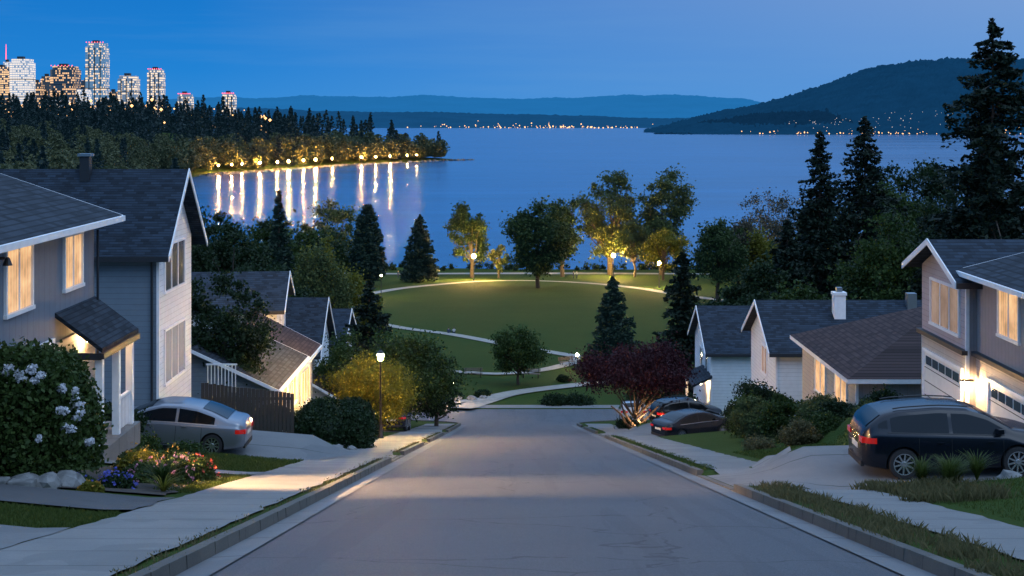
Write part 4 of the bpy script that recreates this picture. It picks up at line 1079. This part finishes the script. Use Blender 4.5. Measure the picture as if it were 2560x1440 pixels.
def rock(x, y, r, zs=.7, name='rock'):
    bm = bmesh.new(); bmesh.ops.create_icosphere(bm, subdivisions=2, radius=r)
    for v in bm.verts: v.co *= 1 + random.uniform(-.2, .2); v.co.z *= zs
    me = bpy.data.meshes.new(name); bm.to_mesh(me); bm.free(); me.materials.append(M['rock'])
    o = bpy.data.objects.new(name, me); o.location = (x, y, hz(x, y) + r * .2); link(o)
for (x, y, r) in ((-8.9, 26.8, .3), (-9.3, 26.7, .28), (-8.7, 27.3, .33), (-6.75, 50.8, .3), (-6.4, 51.2, .25), (-5.9, 51.5, .22), (-6.2, 53, .3), (-3.6, 124.5, .5), (-5, 124, .6), (-2.6, 125.5, .4), (10.4, 29.2, .25), (10.9, 29.4, .2)): rock(x, y, r)
mb = MB()
for k_ in range(6): mb.box(-12 + k_ * .5, -11.52 + k_ * .5, 26.3, 26.6, -7.6, -6.78 + random.uniform(-.03, .03), M['rock'])
mb.build('garden_wall', bevel=.03)
blades('verge_grass', XL - .42, XL - .2, 12, 100, 3500, .07, 'straw', .012, 260)
blades('verge_grass', XR + .22, XR + 1.0, 14, 30, 4200, .15, 'straw', .008, 110)
blades('verge_grass', XR + .2, XR + .6, 37, 72, 3000, .09, 'grass', .012, 240)
blades('verge_grass', 7.2, 9.0, 25, 30, 3600, .22, 'straw', .008, 50)
blades('lawn_grass', 7.7, 16, 14, 30, 18000, .07, 'grass', .008); blades('lawn_grass', 7.7, 12.5, 37, 49, 14000, .07, 'grass', .011)
blades('lawn_grass', -9.8, -6.4, 35.6, 44, 16000, .08, 'grass', .012); blades('lawn_grass', -7.2, -6.3, 28, 34, 3500, .09, 'grass', .01)
blades('lawn_grass', -9, -6.4, 20.2, 23, 8000, .07, 'grass', .009); blades('lawn_grass', -8, -6.4, 50, 60, 5000, .1, 'grass', .012)

# ---------------------------------------------------------------- vehicles
def smooth_interp(xs_, px, pz, s=.08):
    o = np.zeros_like(xs_, float); w_ = 0
    for d in np.linspace(-2, 2, 9):
        g = math.exp(-d * d / 2); o = o + g * np.interp(xs_ + d * s, px, pz); w_ += g
    return o / w_
def car(name, loc, heading, paint, kind='sedan', pitch=0., roll=0., sc=1., zs=1.):
    if kind == 'sedan':
        Lc, W = 4.85, 1.84; rw = .335; wx = (-1.42, 1.43)
        tp = [(-2.43, .80), (-2.38, .98), (-2.25, 1.07), (-1.85, 1.12), (-1.35, 1.30), (-.85, 1.42), (-.25, 1.465), (.3, 1.44), (.75, 1.32), (1.35, 1.04), (1.9, .94), (2.2, .84), (2.36, .70), (2.43, .58)]
        belt = [(-2.43, .78), (-2.2, .93), (0, .93), (1.2, .90), (2.43, .55)]; wrange = (-1.62, 1.12); wsx = (.62, 1.36); rsx = (-1.82, -.98)
    else:
        Lc, W = 4.5, 1.86; rw = .36; wx = (-1.33, 1.32)
        tp = [(-2.25, .86), (-2.22, 1.10), (-2.05, 1.30), (-1.80, 1.48), (-1.4, 1.57), (-.5, 1.62), (.2, 1.58), (.65, 1.45), (1.25, 1.11), (1.7, 1.03), (2.05, .92), (2.2, .78), (2.25, .6)]
        belt = [(-2.25, .84), (-2.0, 1.10), (0, 1.02), (1.1, .97), (2.25, .58)]; wrange = (-1.78, 1.02); wsx = (.50, 1.24); rsx = (-2.14, -1.80)
    hl = Lc / 2
    tx, tz = zip(*tp); bx_, bz = zip(*belt)
    top = lambda x: smooth_interp(np.atleast_1d(np.asarray(x, float)), tx, tz, .05)
    def beltf(x):
        x = np.atleast_1d(np.asarray(x, float)); return np.minimum(np.interp(x, bx_, bz), top(x) - .05)
    def Wf(x):
        u = abs(x) / hl; w_ = W / 2 * (1 - .09 * u ** 4); e = max(0, (abs(x) - (hl - .35)) / .35); return w_ * math.sqrt(max(.05, 1 - .42 * e ** 2.4))
    def section(x):
        t = float(top(x)[0]); b_ = float(beltf(x)[0]); w_ = Wf(x); zb = .2 + .1 * max(0, (abs(x) - hl + .6) / .6)
        zs = max(b_ + .012, t - .07); wb = .955 * w_; wt = wb - .40 * (zs - b_)
        P_ = [(0, zb), (.82 * w_, zb), (.94 * w_, zb + .04), (.985 * w_, zb + .14), (w_, zb + .5 * (b_ - zb)), (.995 * w_, b_ - .10 * (b_ - zb)), (.975 * w_, b_ - .03), (wb, b_)]
        for q in (.33, .66, 1): P_.append((wb + (wt - wb) * q, b_ + (zs - b_) * q))
        P_ += [(wt - .035, t - .03), (wt - .12, t - .004), (.5 * wt, t + .012), (0, t + .018)]
        return P_
    def ysurf(x, z):
        s = section(x)[1:12]; return float(np.interp(z, [p[1] for p in s], [p[0] for p in s]))
    def zsurf(x, y):
        s = section(x)[10:][::-1]; return float(np.interp(abs(y), [p[0] for p in s], [p[1] for p in s]))
    st = np.unique(np.concatenate([np.linspace(-hl, hl, 61), [-hl + .02, -hl + .06, hl - .02, hl - .06]]))
    V = []; F = []
    rings = []
    for x in st:
        s = section(x); full = s + [(-p[0], p[1]) for p in s[-2:0:-1]]; rings.append(len(V)); V += [(x, p[0], p[1]) for p in full]
    n = len(full)
    for k_ in range(len(st) - 1):
        for q in range(n):
            q2 = (q + 1) % n; F.append((rings[k_] + q, rings[k_ + 1] + q, rings[k_ + 1] + q2, rings[k_] + q2))
    F.append(tuple(range(rings[0], rings[0] + n))); F.append(tuple(range(rings[-1], rings[-1] + n))[::-1])
    me = bpy.data.meshes.new('body'); me.from_pydata(V, [], F); me.materials.append(paint); me.materials.append(M['rubber'])
    bm = bmesh.new(); bm.from_mesh(me); bmesh.ops.recalc_face_normals(bm, faces=bm.faces); bm.to_mesh(me); bm.free()
    body = bpy.data.objects.new('body', me); COL.objects.link(body)
    cb = MB()
    for x in wx:
        for s in (-1, 1): cb.tube((x, s * (W / 2 - .30), rw), (x, s * (W / 2 + .2), rw), rw + .055, rw + .055, M['rubber'], 32)
    cut = cb.build('cutter'); cut.data.materials.clear(); cut.data.materials.append(paint); cut.data.materials.append(M['rubber'])
    cut.data.polygons.foreach_set('material_index', [1] * len(cut.data.polygons))
    bm = bmesh.new(); bm.from_mesh(cut.data); bmesh.ops.recalc_face_normals(bm, faces=bm.faces); bm.to_mesh(cut.data); bm.free()
    md = body.modifiers.new('b', 'BOOLEAN'); md.object = cut; md.operation = 'DIFFERENCE'; md.solver = 'EXACT'
    d2 = bpy.context.evaluated_depsgraph_get(); d2.update()
    me2 = bpy.data.meshes.new_from_object(body.evaluated_get(d2)); body.modifiers.clear(); body.data = me2
    bpy.data.objects.remove(cut)
    me2.polygons.foreach_set('use_smooth', [True] * len(me2.polygons)); me2.set_sharp_from_angle(angle=math.radians(32))
    root = empty(name, loc); root.rotation_euler = (Matrix.Rotation(heading, 3, 'Z') @ Matrix.Rotation(pitch, 3, 'Y') @ Matrix.Rotation(roll, 3, 'X')).to_euler()
    root.scale = (sc, sc, sc * zs)
    body.parent = root
    gb = MB()
    def gridpatch(fn, us, vs, mat):
        k = len(gb.v)
        for u in us:
            for v in vs: gb.v.append(fn(u, v))
        nv = len(vs)
        for a_ in range(len(us) - 1):
            for b_ in range(nv - 1):
                gb.f.append((k + a_ * nv + b_, k + (a_ + 1) * nv + b_, k + (a_ + 1) * nv + b_ + 1, k + a_ * nv + b_ + 1)); gb.m.append(gb.mi(mat))
    xm = -.22
    wins = [(wrange[0] + .18, xm - .045), (xm + .045, wrange[1] - .02)]
    for s in (-1, 1):
        for (a_, b_) in wins:
            def fn(x, v):
                b0 = float(beltf(x)[0]) + .03; t0 = max(b0 + .01, float(top(x)[0]) - .12); z = b0 + (t0 - b0) * v; return (x, s * (ysurf(x, z) + .006), z)
            gridpatch(fn, np.linspace(a_, b_, 16), np.linspace(0, 1, 4), M['carglass'])
        if kind == 'suv':
            def fn(x, v):
                b0 = float(beltf(x)[0]) + .10; t0 = max(b0 + .01, float(top(x)[0]) - .14); z = b0 + (t0 - b0) * v; return (x, s * (ysurf(x, z) + .006), z)
            gridpatch(fn, np.linspace(wrange[0] - .12, wrange[0] + .10, 5), np.linspace(0, 1, 4), M['carglass'])
    def wf(x, y01):
        s = section(x); wt = s[10][0]; y = y01 * (wt - .07); return (x, y, zsurf(x, y) + .010)
    gridpatch(wf, np.linspace(wsx[0], wsx[1], 9), np.linspace(-1, 1, 9), M['carglass'])
    def rf(x, y01):
        p = wf(x, y01 * .93); return (p[0] - .012, p[1], p[2])
    gridpatch(rf, np.linspace(rsx[0], rsx[1], 9), np.linspace(-1, 1, 9), M['carglass'])
    for s in (-1, 1):
        zt_ = float(beltf(-hl + .15)[0])
        def tf(x, v): z = zt_ - .16 + .13 * v + .03 * (x + hl); return (x, s * (ysurf(x, z) + .006), z)
        gridpatch(tf, np.linspace(-hl + .01, -hl + .30, 9), np.linspace(0, 1, 3), M['tail'])
        def hf(x, v): z = .60 + .10 * v; return (x, s * (ysurf(x, z) + .006), z)
        gridpatch(hf, np.linspace(hl - .38, hl - .01, 9), np.linspace(0, 1, 3), M['head'])
        gb.box(-hl - .012, -hl + .05, min(s * .44, s * .70), max(s * .44, s * .70), zt_ - .16, zt_ - .04, M['tail'])
        gb.box(hl - .05, hl + .012, min(s * .42, s * .68), max(s * .42, s * .68), .50, .56, M['head'])
        for xs_ in (xm, -1.05 if kind == 'sedan' else -.98, .98):
            k = len(gb.v); zz = np.linspace(.30, float(beltf(xs_)[0]), 8)
            for z in zz: y = s * (ysurf(xs_, z) + .003); gb.v += [(xs_ - .006, y, z), (xs_ + .006, y, z)]
            for q in range(7): gb.f.append((k + 2 * q, k + 2 * q + 1, k + 2 * q + 3, k + 2 * q + 2)); gb.m.append(gb.mi(M['black']))
        for xs_ in (xm - .12, .82):
            y = ysurf(xs_, .82) ; gb.box(xs_ - .22, xs_ - .06, min(s * y, s * (y + .03)), max(s * y, s * (y + .03)), .835, .86, paint)
        k = len(gb.v); xx_ = np.linspace(wx[0] + rw + .08, wx[1] - rw - .08, 10)
        for x in xx_: gb.v += [(x, s * (ysurf(x, .235) + .006), .235), (x, s * (ysurf(x, .30) + .006), .30)]
        for q in range(9): gb.f.append((k + 2 * q, k + 2 * q + 2, k + 2 * q + 3, k + 2 * q + 1)); gb.m.append(gb.mi(M['rubber']))
        k = len(gb.v); xx_ = np.linspace(wrange[0] + .1, wrange[1], 14)
        for x in xx_:
            zb_ = float(beltf(x)[0]); gb.v += [(x, s * (ysurf(x, zb_) + .008), zb_ + .002), (x, s * (ysurf(x, zb_ + .022) + .008), zb_ + .024)]
        for q in range(13): gb.f.append((k + 2 * q, k + 2 * q + 2, k + 2 * q + 3, k + 2 * q + 1)); gb.m.append(gb.mi(M['metal'] if kind == 'sedan' else M['black']))
    gb.box(-hl - .01, -hl + .03, -.26, .26, .62, .74, M['plate']); gb.box(-hl - .02, -hl + .05, -.62, .62, .27, .40, M['rubber'])
    gb.box(hl - .03, hl + .015, -.4, .4, .33, .47, M['rubber'])
    gb.build('glass_and_lamps', root, smooth=True)
    mbm = MB()
    for s in (-1, 1):
        y = ysurf(.92, 1.0); zz = float(beltf(.92)[0]) + .04
        mbm.prism([(.80, s * (y - .03), zz), (1.0, s * (y - .03), zz), (.98, s * (y - .03), zz + .12), (.82, s * (y - .03), zz + .12)], [(.82, s * (y + .17), zz + .02), (.97, s * (y + .15), zz + .02), (.96, s * (y + .15), zz + .14), (.83, s * (y + .17), zz + .14)], paint)
    if kind == 'suv':
        for s in (-1, 1):
            for k_ in range(8):
                xa, xb = -1.5 + k_ * .22, -1.5 + (k_ + 1) * .22; mbm.tube((xa, s * .58, zsurf(xa, .58) + .05), (xb, s * .58, zsurf(xb, .58) + .05), .018, .018, M['black'], 6)
    mbm.build('mirrors', root, bevel=.015)
    for k_, (x, s) in enumerate([(x, s) for x in wx for s in (-1, 1)]):
        wb = MB(); yo = s * (W / 2 - .02); yi = s * (W / 2 - .235)
        prof = [(rw * .68, yo - s * .02), (rw * .72, yo), (rw * .93, yo - s * .004), (rw, yo - s * .05), (rw, yi + s * .04), (rw * .92, yi), (rw * .6, yi)]
        nn_ = 28; k0 = len(wb.v)
        for r_, yy_ in prof:
            for q in range(nn_): t = 2 * math.pi * q / nn_; wb.v.append((x + r_ * math.cos(t), yy_, rw + r_ * math.sin(t)))
        for a_ in range(len(prof) - 1):
            for q in range(nn_):
                q2 = (q + 1) % nn_; wb.f.append((k0 + a_ * nn_ + q, k0 + a_ * nn_ + q2, k0 + (a_ + 1) * nn_ + q2, k0 + (a_ + 1) * nn_ + q)); wb.m.append(wb.mi(M['rubber']))
        wb.tube((x, yo - s * .09, rw), (x, yo - s * .10, rw), rw * .69, rw * .69, M['black'], 24)
        wb.tube((x, yo - s * .035, rw), (x, yo - s * .012, rw), .065, .055, M['rim'], 12)
        for q in range(10):
            t = 2 * math.pi * q / 10 + .2; wd_ = .017
            c_, s_ = math.cos(t), math.sin(t); r0, r1 = .05, rw * .68
            A = [(x + c_ * r0 - s_ * wd_ * 1.3, yo - s * .03, rw + s_ * r0 + c_ * wd_ * 1.3), (x + c_ * r0 + s_ * wd_ * 1.3, yo - s * .03, rw + s_ * r0 - c_ * wd_ * 1.3), (x + c_ * r1 + s_ * wd_, yo - s * .012, rw + s_ * r1 - c_ * wd_), (x + c_ * r1 - s_ * wd_, yo - s * .012, rw + s_ * r1 + c_ * wd_)]
            wb.prism(A, [(p[0], p[1] - s * .03, p[2]) for p in A], M['rim'])
        kk = len(wb.v)
        for r_, yy_ in ((rw * .64, yo - s * .03), (rw * .64, yo - s * .008), (rw * .70, yo - s * .004), (rw * .70, yo - s * .03)):
            for q in range(nn_): t = 2 * math.pi * q / nn_; wb.v.append((x + r_ * math.cos(t), yy_, rw + r_ * math.sin(t)))
        for a_ in range(3):
            for q in range(nn_):
                q2 = (q + 1) % nn_; wb.f.append((kk + a_ * nn_ + q, kk + a_ * nn_ + q2, kk + (a_ + 1) * nn_ + q2, kk + (a_ + 1) * nn_ + q)); wb.m.append(wb.mi(M['rim']))
        wb.build('wheel_%d' % (k_ + 1), root, smooth=True)
    return root
car('parked_sedan', (-11.1, 45.9, hz(-11.1, 46.4) + .055), math.pi, M['silver'], 'sedan', pitch=-math.atan(.08), zs=1.06)
car('parked_suv', (10.45, 33.4, hz(10.35, 33.2) + .05), 0, M['navy'], 'suv', pitch=-.02)
car('parked_sedan', (9.9, 76.6, hz(9.9, 76.6) + .05), math.radians(30), M['carblack'], 'sedan', sc=.97)
car('parked_car', (-6.9, 82, float(hz(-6.9, 82)) + .06), math.pi / 2, M['carblack'], 'sedan', pitch=math.atan(.2), sc=.95)
car('parked_suv', (10.9, 87.5, hz(10.9, 87.5) + .06), math.radians(20), M['carblack'], 'suv')
car('parked_car', (8.2, 95.8, hz(8.2, 95.8) + .06), math.radians(90), M['vanwhite'], 'suv', pitch=math.atan(.2))
for k_, (x, y) in enumerate(((50, 262), (53, 258), (56.5, 255), (60, 252))):
    car('parked_car', (x, y, hz(x, y) + .05), math.radians(140), M['vanwhite'] if k_ % 2 else M['carblack'], 'sedan')

# ---------------------------------------------------------------- benches
M['bench'] = P('bench_wood', (.16, .12, .09), .7, var=.2, vs=8)
def bench(x, y, rz):
    r = empty('park_bench', (x, y, hz(x, y)), rz); mb = MB()
    for k_ in range(4): mb.box(-.95, .95, -.22 + k_ * .12, -.13 + k_ * .12, .43, .47, M['bench'])
    mb.build('seat', r, bevel=.006); mb = MB()
    for k_ in range(3): mb.box(-.95, .95, .27 + k_ * .03, .30 + k_ * .03, .58 + k_ * .13, .67 + k_ * .13, M['bench'])
    mb.build('backrest', r, bevel=.006)
    for k_, s in enumerate((-.75, .75)):
        mb = MB(); mb.box(s - .03, s + .03, -.22, -.16, 0, .43, M['black']); mb.box(s - .03, s + .03, .2, .26, 0, .43, M['black']); mb.box(s - .025, s + .025, -.22, .26, .39, .428, M['black'])
        mb.prism([(s - .025, .2, .43), (s + .025, .2, .43), (s + .025, .26, .43), (s - .025, .26, .43)], [(s - .025, .31, .95), (s + .025, .31, .95), (s + .025, .36, .95), (s - .025, .36, .95)], M['black'])
        mb.build('leg_%d' % (k_ + 1), r)
bench(-3.9, 141.5, .1); bench(1.9, 141, -.15); bench(6.0, 152, .5); bench(-9, 141, .2)

# ---------------------------------------------------------------- people
M['skin'] = P('skin', (.45, .28, .2), .6); M['cloth1'] = P('dark_jacket', (.05, .06, .10), .9); M['cloth2'] = P('pale_shirt', (.5, .48, .46), .9)
M['jeans'] = P('jeans', (.04, .055, .10), .9); M['hair'] = P('hair', (.03, .02, .015), .7)
def person(x, y, rz, pose, top_):
    r = empty('person', (x, y, hz(x, y)), rz)
    if pose == 'sit':
        J = {'pel': (0, 0, .14), 'ch': (0, .06, .42), 'nk': (0, .05, .58), 'hd': (0, .03, .63)}
        leg = [((.09, 0, .14), (.14, -.40, .42), (.13, -.55, .06), (.13, -.72, .05))]
        arm = [((.17, .05, .52), (.24, -.08, .32), (.12, -.33, .38), (.08, -.38, .40))]
        zh = .74
    else:
        J = {'pel': (0, 0, .92), 'ch': (0, .01, 1.28), 'nk': (0, .01, 1.46), 'hd': (0, 0, 1.52)}
        leg = [((.09, 0, .88), (.10, -.05, .48), (.10, .04, .09), (.10, -.12, .04))]
        arm = [((.18, .01, 1.40), (.24, .04, 1.12), (.23, -.06, .87), (.22, -.08, .80))]; zh = 1.64
    def skin(name, chains, mat):
        V = []; E = []; R = []
        for ch in chains:
            for k_, (p, rad) in enumerate(ch):
                if k_ == 0 and p in V: pi = V.index(p)
                else: V.append(p); R.append(rad); pi = len(V) - 1
                if k_ > 0: E.append((prev, pi))
                prev = pi
        me = bpy.data.meshes.new(name); me.from_pydata(V, E, []); o = bpy.data.objects.new(name, me); link(o, r)
        sm = o.modifiers.new('skin', 'SKIN'); sm.use_smooth_shade = True
        for k_, v in enumerate(me.skin_vertices[0].data): v.radius = (R[k_], R[k_] * .8); v.use_root = (k_ == 0)
        o.modifiers.new('sub', 'SUBSURF').levels = 1; me.materials.append(mat)
    m_ = lambda p: (-p[0], p[1], p[2])
    ch = [[(J['pel'], .15), (J['ch'], .16), (J['nk'], .07)]]
    for f in (lambda p: p, m_): a_ = [f(p) for p in arm[0]]; ch.append([(J['ch'], .16), (a_[0], .065), (a_[1], .05), (a_[2], .038)])
    skin('torso', ch, top_)
    skin('legs', [[(J['pel'], .15)] + [(f(p), q) for p, q in zip(leg[0], (.10, .07, .045, .035))] for f in (lambda p: p, m_)], M['jeans'])
    hb = MB(); hb.lathe([(.001, zh - .12), (.05, zh - .10), (.075, zh - .03), (.078, zh + .03), (.06, zh + .09), (.001, zh + .115)], M['skin'], 0, J['hd'][1] - .01, 12)
    hb.lathe([(.084, zh + .0), (.085, zh + .04), (.066, zh + .1), (.001, zh + .13)], M['hair'], 0, J['hd'][1] + .01, 12)
    hb.tube((0, J['hd'][1] - .085, zh - .01), (0, J['hd'][1] - .105, zh - .03), .012, .016, M['skin'], 6)
    hb.tube((0, J['nk'][1], J['nk'][2] - .04), (0, J['nk'][1], zh - .08), .05, .045, M['skin'], 8)
    for s in (-1, 1):
        hb.tube((s * .076, J['hd'][1], zh - .02), (s * .09, J['hd'][1] + .01, zh + .02), .015, .015, M['skin'], 6)
        w_ = arm[0][2]; e_ = arm[0][3]; hb.tube((s * w_[0], w_[1], w_[2]), (s * e_[0], e_[1], e_[2]), .03, .04, M['skin'], 6)
        for k_ in range(5):
            o_ = (k_ - 2) * .016; hb.tube((s * e_[0] + o_, e_[1], e_[2]), (s * e_[0] + o_ * 1.3, e_[1] - .03, e_[2] - (.07 if pose != 'sit' else .03) + abs(o_)), .008, .006, M['skin'], 5)
    hb.build('head_and_hands', r, smooth=True)
person(-8.6, 190, math.radians(170), 'sit', M['cloth1']); person(-7.9, 190.3, math.radians(190), 'sit', M['cloth2'])
person(14.5, 330, 1.2, 'stand', M['cloth1']); person(15.3, 330.5, 1.2, 'stand', M['cloth2']); person(-27, 332, .4, 'stand', M['cloth1'])

# ---------------------------------------------------------------- world, sun, camera
w = bpy.data.worlds.new('World'); S.world = w; w.use_nodes = True; nt = w.node_tree
bg = nt.nodes['Background']
tc = nn(nt, 'ShaderNodeTexCoord'); s = sep(nt, tc.outputs['Generated'])
el = nn(nt, 'ShaderNodeMapRange'); nt.links.new(s[2], el.inputs[0]); el.inputs[1].default_value = 0; el.inputs[2].default_value = 1
def ramp(fac, pts):
    r = nn(nt, 'ShaderNodeValToRGB'); nt.links.new(fac, r.inputs[0]); e = r.color_ramp.elements
    e[0].position = pts[0][0]; e[0].color = (*pts[0][1], 1); e[1].position = pts[-1][0]; e[1].color = (*pts[-1][1], 1)
    for p, c in pts[1:-1]: q = e.new(p); q.color = (*c, 1)
    return r.outputs[0]
left = ramp(el.outputs[0], [(0, (.040, .27, .68)), (.035, (.015, .225, .66)), (.09, (.008, .185, .60)), (.22, (.03, .22, .62)), (.45, (.36, .68, 1.24)), (1, (.70, 1.02, 1.62))])
right = ramp(el.outputs[0], [(0, (.12, .33, .70)), (.035, (.135, .32, .68)), (.09, (.20, .35, .66)), (.22, (.12, .31, .66)), (.45, (.44, .72, 1.24)), (1, (.70, 1.02, 1.62))])
az = nn(nt, 'ShaderNodeMapRange'); nt.links.new(s[0], az.inputs[0]); az.inputs[1].default_value = -.22; az.inputs[2].default_value = .40
sky = mixc(nt, az.outputs[0], left, right)
cl = nn(nt, 'ShaderNodeMapping'); cl.inputs['Scale'].default_value = (2, 2, 30); nt.links.new(tc.outputs['Generated'], cl.inputs[0])
cn = noise(nt, 2.2, 5, cl.outputs[0])
cf = math_node(nt, 'MULTIPLY', math_node(nt, 'MAXIMUM', math_node(nt, 'SUBTRACT', cn, .5), 0), .55)
sky = mixc(nt, cf, sky, (.16, .36, .66))
st = nn(nt, 'ShaderNodeTexSky'); st.sky_type = 'NISHITA'; st.sun_disc = False; st.sun_elevation = math.radians(1); st.sun_rotation = math.radians(120)
add = nn(nt, 'ShaderNodeMix', data_type='RGBA', blend_type='ADD'); add.inputs[0].default_value = .001
nt.links.new(sky, add.inputs[6]); nt.links.new(st.outputs[0], add.inputs[7])
nt.links.new(add.outputs[2], bg.inputs[0]); bg.inputs[1].default_value = 1.0
sd_ = bpy.data.lights.new('sun', 'SUN'); sd_.energy = .65; sd_.angle = math.radians(45); sd_.color = (.72, .86, 1)
so = bpy.data.objects.new('sun', sd_); link(so); so.rotation_euler = Vector((-.6, .5, -.7)).to_track_quat('-Z', 'Y').to_euler()
cam = bpy.data.cameras.new('camera'); co = bpy.data.objects.new('camera', cam); link(co)
cam.sensor_width = 36; cam.lens = 49.2; cam.shift_y = -.164; cam.clip_end = 80000; cam.clip_start = .5
co.location = (0, 0, 0); co.rotation_euler = (math.radians(90), 0, 0)
S.camera = co
